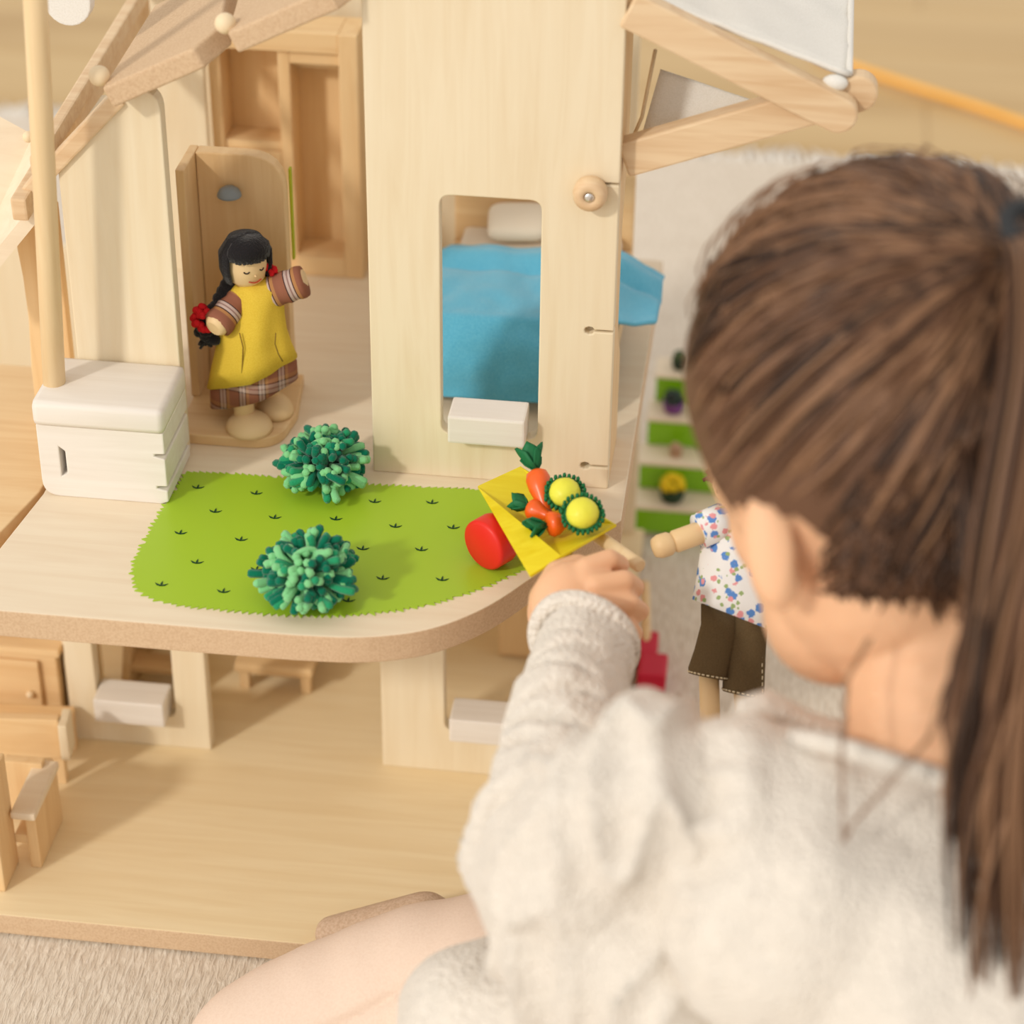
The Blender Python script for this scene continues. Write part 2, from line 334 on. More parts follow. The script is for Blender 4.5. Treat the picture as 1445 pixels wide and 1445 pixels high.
cloth('awning_canvas', [aty(905, 192, .035), aty(1090, 160, .035), aty(1068, 143, .040), aty(932, 98, .040)], 10, 10, CANVAS, H, .001)
bm = bmesh.new(); add_tube(bm, [aty(925, 70, .03), aty(915, 120, .03), aty(906, 165, .03), aty(893, 195, .03)], .0009, 6); link('tie_string', bm, mat('string', (.75, .6, .4), .8), H, True)

# ------------------------------------------------------------------ furniture upstairs
sh = thing('toy_shower', 'tall wooden toy shower with rounded back panel and grey shower head', 'shower', (-.08, .05, UP))
prism('back_panel', rounded([(-.1035, UP+.006, 0), (-.0575, UP+.006, 0), (-.0575, .3485, .020), (-.1035, .3485, 0)]), XZ(.075), .009, FURN, sh)
box('side_panel', (-.1085, .052, UP+.006), (-.1037, .084, .3485), FURN, sh)
prism('base', rounded([(-.1075, .013, 0), (-.053, .013, .02), (-.049, .045, .012), (-.0535, .084, 0), (-.1075, .084, 0)]), XY(UP+.006), .006, FURN_X, sh)
GREY = mat('grey_paint', (.24, .28, .31), .4)
hd = aty(326, 270, .073); bm = bmesh.new(); add_lathe(bm, [(.0001, .0046), (.0030, .0041), (.0052, .0026), (.0063, .0004), (.0064, -.0006), (.0058, -.001), (0, -.001)], hd + Vector((0, -.004, 0)), None, 24); link('shower_head', bm, GREY, sh, True)
dowel('pipe', hd + Vector((0, -.002, .001)), hd + Vector((0, .003, .001)), .0018, GREY, sh)
box('green_strip', (-.0573, .0845, .285), (-.0558, .088, .338), mat('olive_green', (.45, .50, .02), .5), sh)

wd = thing('toy_wardrobe', 'open wooden toy wardrobe with shelf compartment against the upper back wall', 'wardrobe', (-.09, .235, UP))
Y0, Y1 = .215, .240
box('side_panel', (-.131, Y0, UP), (-.124, Y1, .350), FURN, wd); box('divider', (-.0905, Y0, UP), (-.0835, Y1, .350), FURN, wd); box('side_panel', (-.0545, Y0-.004, UP), (-.0435, Y1, .362), FURN, wd)
box('back_panel', (-.124, Y1-.003, UP), (-.0545, Y1, .350), FURN, wd); box('top_panel', (-.133, Y0-.003, .350), (-.0545, Y1, .362), FURN_X, wd)
box('shelf', (-.124, Y0+.002, .287), (-.0905, Y1-.003, .292), FURN_X, wd); box('plinth', (-.0835, Y0-.004, UP), (-.0545, Y1-.003, .222), FURN_X, wd)
box('lower_door', (-.124, Y0, UP), (-.0905, Y0+.006, .287), FURN, wd); dowel('rail', (-.0835, .226, .338), (-.0545, .226, .338), .0022, DOWEL, wd)
box('cornice', (-.0835, Y0, .342), (-.0545, Y0+.006, .350), FURN_X, wd)
box('partition', (-.160, .206, UP), (-.1315, .212, .40), PLY_Z, H)

bed = thing('toy_bed', 'wooden toy bed behind the tower window', 'bed', (.065, .14, UP))
box('headboard', (.012, .206, UP), (.116, .213, .290), FURN_X, bed, .002); box('footboard', (.016, .088, UP+.004), (.112, .094, .240), FURN_X, bed, .002)
for x in (.012, .110): box('side_rail', (x, .094, .225), (x+.006, .206, .243), FURN_X, bed)
box('mattress', (.018, .094, .230), (.110, .206, .253), mat('mattress_cloth', (.78, .68, .55), .9), bed, .004)
pl = bmesh.new(); add_ell(pl, (0, 0, 0), (.0175, .013, .0052), None, 4)
for v in pl.verts: v.co.x = math.copysign(abs(v.co.x/.0175)**.42*.0175, v.co.x); v.co.y = math.copysign(abs(v.co.y/.013)**.42*.013, v.co.y)
bmesh.ops.transform(pl, matrix=Matrix.Translation((.051, .192, .2635)) @ Matrix.Rotation(.45, 4, 'X') @ Matrix.Rotation(.08, 4, 'Z'), verts=pl.verts)
tag(link('pillow', pl, mat('pillow_cloth', (.82, .72, .58), .9), None, True), 'small cream pillow at the head of the toy bed', 'pillow')
BLUE = mat('blue_fleece', (.06, .42, .68), .95, .05, .4); nb = noise_tex(BLUE, coords(BLUE, (1500,)*3), 1, 3); base(BLUE, ramp(BLUE, nb, [(.3, (.08, .42, .66)), (.7, (.17, .57, .77))])); bump(BLUE, nb, .6, .001)
bm = bmesh.new(); g = []; NU, NV = 60, 70
for j in range(NV+1):
    row = []
    for i in range(NU+1):
        u, v = i/NU, j/NV; x = .008 + u*(.104 + .024*min(1, max(0, (.52-v)/.16))); s = v*.150                       # s runs from the head fold to the hanging foot end
        y = .170 - min(s, .085); over = max(0, s-.085); z = .2575 - (over*.62 if over else 0); y -= over*.18 + (.004*math.sin(min(1, over/.02)*math.pi/2))
        if x > .112: t = (x-.112); z -= t*.55 ; x = .112 + t*1.0; y += 0
        if x < .016: z -= (.016-x)*.8
        fold = math.exp(-((v-.10)/.05)**2)*.004 + math.exp(-((v-.20)/.025)**2)*-.0022
        n1 = noise.noise(Vector((x*38, y*30, z*30)))*.0032 + noise.noise(Vector((x*90, y*70, z*70+4)))*.0012
        row.append(bm.verts.new((x, y - (n1 if over else 0)*1.6, z + fold + n1)))
    g.append(row)
for j in range(NV):
    for i in range(NU): bm.faces.new((g[j][i], g[j][i+1], g[j+1][i+1], g[j+1][i]))
bl = link('blanket', bm, BLUE, None, True); s = bl.modifiers.new('s', 'SOLIDIFY'); s.thickness = .0022; s.offset = 1
tag(bl, 'sky blue fleece blanket draped over the toy bed', 'blanket')

# ------------------------------------------------------------------ furniture downstairs
ac = thing('toy_armchair', 'wooden toy armchair nearest the front edge of the lower floor', 'armchair', (-.176, -.1, LOW))
sp = box('side_panel', (-.1690, -.1095, LOW), (-.1632, -.070, .050), FURN, ac); box('armrest', (-.1755, -.113, .050), (-.1620, -.068, .055), PLY_X, sp, .0018)
box('side_panel', (-.1905, -.130, LOW), (-.1765, -.106, LOW+.074), FURN, ac, .001); box('seat', (-.1765, -.108, .030), (-.1690, -.070, .036), FURN_X, ac, .001); box('backrest', (-.1905, -.076, LOW+.004), (-.1690, -.070, .058), FURN, ac, .001)
ch = thing('toy_chair', 'wooden toy chair with a wide plain back, between the armchair and the cabinet', 'chair', (-.2, -.04, LOW)); Mc = Matrix.Translation((-.200, -.040, LOW)) @ Matrix.Rotation(.10, 4, 'Z')
box('backrest', (-.034, -.006, .020), (.030, 0, .047), FURN_X, ch, .001, Mc); box('end_panel', (.0302, -.010, .022), (.0352, .006, .046), PLY_Z, ch, .001, Mc); box('seat', (-.034, 0, .020), (.030, .034, .026), FURN_X, ch, .001, Mc)
for x in (-.030, .024):
    for y in (-.003, .026): box('leg', (x, y, 0), (x+.006, y+.006, .020), FURN, ch, .0006, Mc)
cb = thing('toy_cabinet', 'brown wooden toy cabinet behind the chairs on the lower floor', 'cabinet', (-.215, .03, LOW))
box('body', (-.262, .004, LOW), (-.184, .044, .070), FURN_X, cb, .001); box('top_panel', (-.264, .001, .070), (-.181, .046, .075), FURN_X, cb, .0012); box('door', (-.258, .001, LOW+.006), (-.194, .0038, .066), FURN_X, cb, .0008)
ell('knob', (-.200, -.0005, .044), .0022, PEGM, cb)
tb = thing('toy_table', 'low wooden toy table standing behind the lower wall opening', 'table', (-.072, .08, LOW))
box('tabletop', (-.0965, .056, .0285), (-.0500, .112, .0345), FURN_X, tb, .0015)
for x in (-.0945, -.0580):
    for y in (.059, .095): box('leg', (x, y, LOW), (x+.006, y+.006, .0285), FURN, tb, .0006)
box('apron', (-.0885, .060, .0250), (-.058, .064, .0285), FURN_X, tb, .0006)
lw = thing('toy_cupboard', 'wooden toy cupboard at the back of the lower floor near the right wall', 'cupboard', (.075, .125, LOW))
box('body', (.052, .112, LOW), (.098, .150, .105), FURN, lw, .001); box('door', (.0535, .109, LOW+.004), (.0745, .1118, .102), FURN, lw, .0008); box('door', (.0755, .109, LOW+.004), (.0965, .1118, .102), FURN, lw, .0008)
for x in (.072, .078): ell('knob', (x, .1075, .055), .0018, PEGM, lw)
sc_ = thing('toy_staircase', 'small wooden toy staircase seen through the left lower window', 'staircase', (-.14, .07, LOW))
prism('stringer', [Vector(q) for q in ((.035, LOW), (.10, LOW), (.10, .12), (.088, .12))], lambda u, v, w_: (-.128+w_, u, v), .005, PLY_Z, sc_)
for k in range(5): box('tread', (-.155, .045+k*.012, LOW+.016*(k+1)), (-.128, .06+k*.012, LOW+.016*(k+1)+.004), FURN_X, sc_, .0006)
prism('stringer', [Vector(q) for q in ((.035, LOW), (.10, LOW), (.10, .12), (.088, .12))], lambda u, v, w_: (-.160+w_, u, v), .005, FURN, sc_)
box('partition', (-.1815, .0086, LOW), (-.1765, .06, UP-.015), PLY_Z, H)

# ------------------------------------------------------------------ yarn bushes
YARN = [mat('yarn_dark', (.0, .16, .085), .9, .05, .3), mat('yarn_mid', (.02, .30, .13), .9, .05, .3), mat('yarn_pale', (.22, .60, .26), .9, .05, .3)]
for m in YARN: bump(m, noise_tex(m, coords(m, (1800, 1800, 900)), 1, 2), .6, .0008)
def yarn_bush(label, c, r, seed, up):
    r *= .95
    rs = random.Random(seed); t = thing('yarn_bush', label, 'pom-pom', c - Vector((0, 0, r*.72)), 'yarn bushes on the lawn'); bms = [bmesh.new() for _ in range(3)]; N = 340
    for i in range(N):
        z = 1-2*(i+.5)/N; a = i*2.399963; d = Vector((math.sqrt(1-z*z)*math.cos(a), math.sqrt(1-z*z)*math.sin(a), z)); d = (d + Vector((rs.gauss(0, 1), rs.gauss(0, 1), rs.gauss(0, 1)))*.16).normalized()
        k = noise.noise(d*2.3 + Vector((seed*3.1, 0, 0))) + rs.uniform(-.16, .16); idx = 0 if k < .0 else (2 if k > .12 else 1)
        cl = Vector((noise.noise(d*2.6+Vector((seed, 7, 0))), noise.noise(d*2.6+Vector((0, seed, 3))), noise.noise(d*2.6+Vector((5, 0, seed)))))
        L = r*(.90 + .30*noise.noise(d*3.1+Vector((0, 0, seed*2)))+rs.uniform(-.07, .07))*(1.18 if rs.random() < .05 else 1); tw = cl*.75 + Vector((rs.uniform(-1, 1), rs.uniform(-1, 1), rs.uniform(-1, .4)))*.14
        if d.z < -.55: L *= .80
        pts = [c + d*L*.10, c + (d+tw*.2)*L*.5, c + (d+tw*.55).normalized()*L*.80, c + (d+tw*.9).normalized()*L*.96, c + (d+tw).normalized()*L]
        for q in pts: q.z = max(c.z + (q.z-c.z)*.74, UP+.0024)
        add_tube(bms[idx], pts, [.0011, .0015, .0020, .0021, .0015], 6)
    for b, nme, m in zip(bms, ('dark_yarn', 'green_yarn', 'pale_yarn'), YARN): link(nme, b, m, t, True)['kind'] = 'stuff'
    bm = bmesh.new(); pts = [c + Vector((.005*math.cos(q), -.004+.002*math.sin(q*2), r*.48+.004*math.sin(q))) for q in np.linspace(0, 5, 12)]; add_tube(bm, pts, .0016, 6); link('tie_loop', bm, YARN[2], t, True)
yarn_bush('green yarn pom-pom bush at the back of the lawn beside the tower wall', atz(457, 652, UP+.0150), .0245, 3, 0)
yarn_bush('green yarn pom-pom bush at the front edge of the lawn', atz(436, 808, UP+.0155), .0255, 8, 0)

# ------------------------------------------------------------------ wheelbarrow and vegetables
YEL = wood('yellow_stain', (.80, .66, .02), (.72, .55, .0), 'x', .45); RED = mat('red_paint', (.75, .025, .015), .4)
A, B, F_, D = atz(674, 687, .238), atz(735, 659, .238), atz(870, 741, .246), atz(793, 786, .246); E_ = atz(748, 814, .240)
K1, K2 = A.lerp(D, .62) + Vector((-.003, -.006, -.010)), B.lerp(F_, .60) + Vector((-.001, -.003, -.010))
wb = thing('wheelbarrow', 'yellow toy wheelbarrow with red wheels at the lawn edge', 'wheelbarrow', Vector(((A.x+D.x)/2, (A.y+D.y)/2, UP)))
def sheet(name, fs, m, parent, th=.0016):
    bm = bmesh.new(); vd = {}
    for f in fs: bm.faces.new([vd.setdefault(tuple(q), None) or vd.__setitem__(tuple(q), bm.verts.new(q)) or vd[tuple(q)] for q in f])
    o = link(name, bm, m, parent); s = o.modifiers.new('s', 'SOLIDIFY'); s.thickness = th; s.offset = 0; b = o.modifiers.new('b', 'BEVEL'); b.width = .0004; b.segments = 2; return o
sheet('front_board', [(A, B, K2, K1)], YEL, wb); sheet('tray_floor', [(K1, K2, F_, D)], YEL, wb); sheet('side_board', [(A, D, E_)], YEL, wb, .0018); sheet('side_lining', [(A, D, K1)], YEL, wb, .0008); sheet('side_board', [(B, K2, F_)], YEL, wb)
ax = (F_-D); wid = ax.length; ax.z = 0; ax.normalize(); MW = frame_from(ax)
wc = atz(680, 771, UP+.0135)
for k in (0, wid+.004):
    wl = lathe('wheel', [(.0, 0), (.0115, 0), (.0128, .0010), (.0130, .002), (.0130, .0105), (.0125, .0120), (.0, .0120)], wc + ax*k, RED, wb, MW, 36)
dowel('axle', wc + ax*.006, wc + ax*(wid+.006), .002, DOWEL, wb)
hdir = (atz(905, 800, .241) - atz(840, 754, .237)).normalized()
hf0 = atz(840, 754, .237); dowel('handle', hf0 - hdir*.006, atz(904, 799, .241), .0033, DOWEL, wb)
hn0 = atz(796, 784, .237); HN0 = hn0 - hdir*.005; HN1 = hn0 + hdir*.036; dowel('handle', HN0, HN1, .0033, DOWEL, wb)

ORG = mat('carrot_orange', (.86, .12, .01), .3, .5); LEAF = mat('felt_green', (.01, .15, .05), .6); CAUL = mat('cauliflower_yellow', (.78, .76, .07), .4)
def leaf_crown(t, c, up, r, n=4, seed=0):
    rs = random.Random(seed); M = frame_from(up)
    for k in range(n):
        a = 2*math.pi*k/n + rs.uniform(-.3, .3); out = M @ Vector((math.cos(a), math.sin(a), 0)); side = M @ Vector((-math.sin(a), math.cos(a), 0)); u = Vector(up).normalized(); bm = bmesh.new(); g = []
        for j, (wd_, h_, o_) in enumerate(((.25, 0, .1), (.75, .35, .35), (1.0, .7, .55), (.55, .95, .75), (.08, 1.15, .85))):
            g.append([bm.verts.new(c + u*(h_*r*1.25) + out*(o_*r) + side*(s*wd_*r*.62) + out*(abs(s)*-.18*r)) for s in (-1, -.4, .4, 1)])
        for p_, q_ in zip(g, g[1:]):
            for i in range(3): bm.faces.new((p_[i], p_[i+1], q_[i+1], q_[i]))
        o = link('leaf', bm, LEAF, t, True); s = o.modifiers.new('s', 'SOLIDIFY'); s.thickness = .0006
def carrot(label, top, tip, r, lr, seed):
    t = thing('toy_carrot', label, 'carrot', tip, 'toy vegetables in the wheelbarrow'); d = (tip-top); L = d.length; M = frame_from(d)
    lathe('root', [(.0001, -.02*L), (r*.45, .0), (r*.85, .06*L), (r, .18*L), (r*.92, .38*L), (r*.62, .62*L), (r*.48, .80*L), (r*.42, .94*L), (r*.25, 1.0*L), (0, 1.01*L)], top, ORG, t, M, 24)
    leaf_crown(t, top - d.normalized()*.0005, -d, lr, 4, seed); return t
carrot('toy carrot standing upright with leaves against the tower wall', atd(756, 664, 1.116), atd(774, 734, 1.106), .0060, .0088, 1)
carrot('toy carrot half hidden beneath the upright carrot', atd(747, 716, 1.110), atd(778, 730, 1.103), .0054, .0066, 2)
carrot('toy carrot lying at the front of the wheelbarrow, leaves towards the red wheel', atd(772, 741, 1.094), atd(808, 733, 1.098), .0062, .0070, 3)
def cauli(label, c, r, seed, d):
    t = thing('toy_cauliflower', label, 'cauliflower', c - Vector((0, 0, r)), 'toy vegetables in the wheelbarrow'); M = frame_from(d)
    bm = bmesh.new(); add_ell(bm, c + M @ Vector((0, 0, r*.15)), (r*.9, r*.9, r*.78), M, 4)
    for v in bm.verts: v.co += (v.co-c).normalized()*noise.noise(v.co*700)*.0003
    link('curd', bm, CAUL, t, True); rs = random.Random(seed)
    lathe('cup', [(.0, -r*.75), (r*.6, -r*.65), (r*.95, -r*.3), (r*1.05, r*.1), (r*.98, r*.18), (r*.80, 0)], c, LEAF, t, M, 28)
    bm = bmesh.new(); n = 26
    for k in range(n):
        a = 2*math.pi*k/n; rr = r*(1.07+.10*rs.random()); b0 = c + M @ Vector((rr*math.cos(a), rr*math.sin(a), r*(.02+.18*rs.random()))); add_ell(bm, b0, (.0011, .0014, .0020), M, 1)
    link('frill', bm, LEAF, t, True)
vdir = Vector(CAM) - atd(810, 710, 1.15); vdir = vdir.normalized()*.7 + Vector((0, 0, .5))
cauli('round yellow toy cauliflower with green frill next to the upright carrot', atd(797, 697, 1.104), .0083, 5, vdir + Vector((0, 0, .1)))
cauli('round yellow toy cauliflower with green frill nearest the wheelbarrow handles', atd(822, 726, 1.086), .0086, 6, vdir)

# ------------------------------------------------------------------ the doll in the yellow apron
WOODSKIN = mat('doll_wood', (.80, .58, .32), .45); BLK = mat('black_yarn', (.018, .016, .018), .85, .1, .2); bump(BLK, noise_tex(BLK, coords(BLK, (900, 900, 900)), 1, 3), .8, .001)
YFAB = speckle('yellow_fabric', (.78, .56, .07), (.70, .47, .045), 2200, .85, .4); RYARN = mat('red_yarn', (.62, .01, .015), .9)
def plaid(name, d, freq, d2=None, f2=0):
    m = mat(name, (.25, .1, .06), .9, .1); t = nd(m, 'ShaderNodeTexCoord')
    def band(dv, fr, stops):
        dot = nd(m, 'ShaderNodeVectorMath', operation='DOT_PRODUCT'); dot.inputs[1].default_value = tuple(dv); lk(m, t.outputs['Object'], dot.inputs[0])
        mu = nd(m, 'ShaderNodeMath', operation='MULTIPLY'); mu.inputs[1].default_value = fr; lk(m, dot.outputs['Value'], mu.inputs[0]); fr_ = nd(m, 'ShaderNodeMath', operation='FRACT'); lk(m, mu.outputs[0], fr_.inputs[0])
        return ramp(m, fr_.outputs[0], stops, 'CONSTANT')
    s1 = [(0, (.30, .12, .075)), (.34, (.06, .03, .03)), (.39, (.55, .42, .38)), (.50, (.30, .18, .16)), (.56, (.55, .42, .38)), (.67, (.06, .03, .03)), (.72, (.45, .22, .09)), (.86, (.30, .12, .075))]
    c = band(d, freq, s1)
    if d2 is not None:
        mx = nd(m, 'ShaderNodeMixRGB'); mx.inputs[0].default_value = .45; lk(m, c, mx.inputs[1]); lk(m, band(d2, f2, s1), mx.inputs[2]); c = mx.outputs[0]
    base(m, c); return m
g = thing('doll', 'wooden girl doll with black braids and yellow apron standing in the toy shower', 'doll', atz(352, 600, UP+.006))
DY = .034
def G(px, py, dy=0): return aty(px, py, DY+dy)
hc = G(347, 370); lathe('head', [(0, -.0128), (.0058, -.0118), (.0094, -.0078), (.0106, -.001), (.0101, .006), (.0075, .0110), (0, .0125)], hc, WOODSKIN, g)
def strands(bm, n, fn, r, sides=5):
    for i in range(n): add_tube(bm, fn(i), r, sides)
# hair: strands laid over the crown, fringe in front
bm = bmesh.new(); fdir = Vector((.62, -.78, 0)).normalized(); sdir = Vector((.78, .62, 0))
v0 = add_ell(bm, hc + Vector((0, 0, .003)) - fdir*.0018, (.0124, .0124, .0128), None, 3)
bmesh.ops.delete(bm, geom=[v for v in v0 if (v.co-hc).dot(fdir) > .0025 and v.co.z < hc.z+.0065], context='VERTS')
for i in range(90):
    a = i/90*2*math.pi; o_ = fdir*math.cos(a)+sdir*math.sin(a); front = math.cos(a) > .35; top = hc + Vector((0, 0, .0148)) + o_*.001
    drop = (.0052 + random.uniform(-.001, .0008)) if front else -.0085
    pts = [top, hc + o_*.0078 + Vector((0, 0, .0138)), hc + o_*(.0112 if front else .0126) + Vector((0, 0, .0105 if front else .006)), hc + o_*(.0118 if front else .0126) + Vector((0, 0, .0080 if front else -.002)), hc + o_*(.0116 if front else .0108) + Vector((0, 0, drop))]
    add_tube(bm, pts, [.0010, .0012, .0013, .0012, .0009], 5)
hair = link('hair', bm, BLK, g, True)
for s, path in ((-1, ((330, 385, .002), (322, 402, .0), (316, 416, -.003), (306, 432, -.006), (296, 447, -.008), (288, 462, -.009), (290, 478, -.008))), (1, ((370, 372, .010), (376, 382, .010), (378, 392, .011), (380, 402, .012)))):
    bm = bmesh.new(); pp = [G(*q) for q in path]
    for a_, b_ in zip(pp, pp[1:]):
        for t in (0, .33, .66): c = a_.lerp(b_, t) + Vector((random.uniform(-.0008, .0008), 0, 0)); add_ell(bm, c, (.0042, .0042, .0036), None, 2)
    for k in range(10): e = pp[-1] + Vector((random.uniform(-.004, .004), random.uniform(-.002, .002), -random.uniform(.003, .006))); add_tube(bm, [pp[-1], (pp[-1]+e)/2 + Vector((random.uniform(-.001, .001), 0, 0)), e], .0008, 5)
    br = link('braid', bm, BLK, g, True); bm = bmesh.new(); c0 = pp[4] if s < 0 else pp[1] + Vector((.001, -.003, 0))
    for k in range(46):
        d = Vector((random.gauss(0, 1), random.gauss(0, 1), random.gauss(0, 1))).normalized()*random.uniform(.6, 1); q = c0 + Vector((d.x*.0065 - (.002 if s < 0 else 0), d.y*.004 - .003, d.z*.0075))
        add_ell(bm, q, .0023 if s < 0 else .0016, None, 1)
    link('ribbon', bm, RYARN, br, True)
    if s < 0:
        bm = bmesh.new(); 
        for q_ in range(8): add_ell(bm, pp[4] + Vector((-.006 + q_*.0012, -.001, -.009 - q_*.0008 + random.uniform(-.002, .002))), .0032, None, 1)
        link('braid_end', bm, BLK, br, True)
INK = mat('ink', (.05, .03, .02), .6)
def face_line(pts, r=.00035):
    bm = bmesh.new(); add_tube(bm, pts, r, 5); return bm
def on_face(a, z):  o_ = fdir*math.cos(a)+sdir*math.sin(a); rr = .0107 - abs(z+.001)*.10; return hc + o_*rr + Vector((0, 0, z))
for a0 in (-.42, .40): link('eye', face_line([on_face(a0+t, -.0004-.0008*math.sin((t+.14)/.28*math.pi)) for t in np.linspace(-.14, .14, 6)], .0004), INK, g)
link('mouth', face_line([on_face(t+.02, -.0062-.0010*math.cos(t/.35*math.pi/2)) for t in np.linspace(-.35, .35, 8)]), mat('lip_red', (.5, .06, .03), .6), g)
ell('nose', on_face(.02, -.0034), .0007, WOODSKIN, g, None, 1)
def skirt_rings(spec, n=36, flute=0, tilt=0, ph=0):
    out = []
    for px, py, wx, wy, dy in spec:
        c = G(px, py, dy); out.append([c + Vector((wx*math.cos(t)*(1+flute*wx*20*math.cos(5*t+ph)), wy*math.sin(t)*(1+flute*wx*20*math.cos(5*t+ph)), tilt*wx*math.cos(t)*wx/.025)) for t in (2*math.pi*i/n for i in range(n))])
    return out
SKP = plaid('plaid_skirt', (1, .2, 0), 95, (0, 0, 1), 60)
bm = bmesh.new(); add_loft(bm, skirt_rings([(352, 500, .020, .013, 0), (356, 528, .0232, .0155, .001), (357, 550, .0235, .0165, .001)], 40, .10, .42)); link('dress', bm, SKP, g, True)
bm = bmesh.new(); add_loft(bm, skirt_rings([(356, 396, .0075, .006, 0), (357, 402, .0125, .0085, 0), (358, 410, .0160, .0105, 0), (357, 430, .0158, .0115, 0), (355, 452, .0170, .0128, -.001), (354, 475, .0188, .0140, -.001), (353, 500, .0215, .0152, -.001), (354, 522, .0240, .0166, -.001)], 40, .10, .42))
for v in bm.verts: v.co += Vector((0, -1, 0))*(noise.noise(v.co*85)*.0026 + noise.noise(v.co*190)*.0008)
ap = link('apron', bm, YFAB, g, True)
bm = bmesh.new()
for pts in (((338, 470), (343, 490), (342, 515), (341, 535)), ((389, 470), (388, 485), (393, 500), (399, 510))):
    add_tube(bm, [G(x, y, -.0165 if x < 370 else -.0125) for x, y in pts], .00035, 5)
link('seam', bm, mat('seam_brown', (.25, .15, .02), .8), ap, True)
def sleeve(a, b, r0, r1, nm):
    a, b = Vector(a), Vector(b); d = b-a; M = frame_from(d); bm = bmesh.new()
    add_loft(bm, [ring(a+d*t, M, (r0+(r1-r0)*t)*(1+.05*math.sin(t*17)), (r0+(r1-r0)*t)*(1+.05*math.sin(t*17)), 20) for t in np.linspace(0, 1, 10)]); return link('sleeve', bm, plaid(nm, d.normalized(), 85), g, True)
sleeve(G(338, 420, -.002), G(306, 460, -.016), .0066, .0080, 'plaid_sleeve_a'); dowel('hand', G(312, 452, -.014), G(301, 464, -.0195), .0062, WOODSKIN, g, 20, .002)
sleeve(G(384, 412, .001), G(430, 396, .004), .0082, .0084, 'plaid_sleeve_b'); dowel('hand', G(420, 398, .004), G(431, 396, .0043), .0060, WOODSKIN, g)
for (lx, ly), (fx, fy), dy, fr in (((340, 555), (344, 590), -.004, (.0125, .0135, .0062)), ((372, 540), (380, 570), .010, (.0100, .0125, .0068))):
    fb = atz(fx+8 if fx < 360 else fx+8, fy+14 if fx < 360 else fy+10, UP+.006); 
    dowel('leg', Vector((fb.x-.003, fb.y+.003, UP+.012)), Vector((fb.x-.004, fb.y+.004, UP+.048)), .0054, WOODSKIN, g)
    bm = bmesh.new(); add_ell(bm, (fb.x, fb.y, UP+.006), fr, Matrix.Rotation(.5, 3, 'Z'), 3)
    bmesh.ops.bisect_plane(bm, geom=bm.verts[:]+bm.edges[:]+bm.faces[:], plane_co=(0, 0, UP+.0062), plane_no=(0, 0, -1), clear_outer=True); bmesh.ops.holes_fill(bm, edges=bm.edges); 
    for v in bm.verts: v.co.z = UP+.006 + (v.co.z-UP-.006)*1.45
    link('foot', bm, WOODSKIN, g, True)

# ------------------------------------------------------------------ the doll in the flowered shirt
fd = thing('doll', 'doll in white flowered shirt and brown trousers beside the child\'s cheek', 'doll', atd(1012, 1090, 1.11))
FD = 1.11
def Q(px, py, dd=0): return atd(px, py, FD+dd)
def floral():
    m = mat('floral_cotton', (.86, .86, .86), .9, .1); vc = coords(m, (150, 150, 150)); nz = noise_tex(m, coords(m, (700,)*3), 1, 2); col = None
    b_ = None
    for k, (sc_k, c, off) in enumerate(((1, (.12, .28, .66), 0), (1.15, (.80, .34, .36), 13.7), (1.5, (.34, .46, .20), 31.3))):
        vo = nd(m, 'ShaderNodeTexVoronoi'); vo.inputs['Scale'].default_value = sc_k; ad = nd(m, 'ShaderNodeVectorMath', operation='ADD'); ad.inputs[1].default_value = (off, off*.7, off*1.3); lk(m, vc, ad.inputs[0]); lk(m, ad.outputs[0], vo.inputs['Vector'])
        a2 = nd(m, 'ShaderNodeMath', operation='MULTIPLY_ADD'); a2.inputs[1].default_value = .35; lk(m, nz, a2.inputs[0]); lk(m, vo.outputs['Distance'], a2.inputs[2])
        lim = (.50, .44, .40)[k]; mk = ramp(m, a2.outputs[0], [(0, (1, 1, 1)), (lim, (1, 1, 1)), (lim+.04, (0, 0, 0))]); mx = nd(m, 'ShaderNodeMixRGB'); lk(m, mk, mx.inputs[0])
        if b_ is None: mx.inputs[1].default_value = (.86, .86, .86, 1)
        else: lk(m, b_, mx.inputs[1])
        mx.inputs[2].default_value = (*c, 1); b_ = mx.outputs[0]
    base(m, b_); return m
FLO = floral(); BRN = speckle('brown_twill', (.135, .092, .045), (.10, .066, .030), 2500, .9, .3)
camx = Vector(RW @ np.array((1, 0, 0))); camz = Vector(RW @ np.array((0, 0, 1))); camy = Vector(RW @ np.array((0, 1, 0)))
MDOLL = Matrix((camx, camz, -camy)).transposed()
def drings(spec, n=32, fl=0):
    return [[Q(px, py) + camx*(wx*math.cos(t)*(1+fl*math.cos(6*t))) + camz*(wy*math.sin(t)*(1+fl*math.cos(6*t))) + camy*(sk*math.cos(t)) for t in (2*math.pi*i/n for i in range(n))] for px, py, wx, wy, sk in spec]
bm = bmesh.new(); add_loft(bm, drings([(1042, 715, .010, .007, 0), (1042, 725, .0165, .0095, .001), (1042, 760, .0170, .011, .002), (1040, 800, .0178, .0125, .004), (1036, 840, .0182, .0135, .006), (1034, 868, .0190, .0142, .0075)], 36, .02)); 
for v in bm.verts: v.co += camz*noise.noise(v.co*120)*.0015
link('shirt', bm, FLO, fd, True)
bm = bmesh.new(); add_tube(bm, [Q(1022, 735, -.004), Q(1005, 742, -.006), Q(986, 750, -.008)], [.0090, .0088, .0085], 18); link('sleeve', bm, FLO, fd, True)
bm = bmesh.new(); add_tube(bm, [Q(1062, 735, .002), Q(1085, 745, .002), Q(1095, 752, .002)], [.0090, .0088, .0085], 18); link('sleeve', bm, FLO, fd, True)
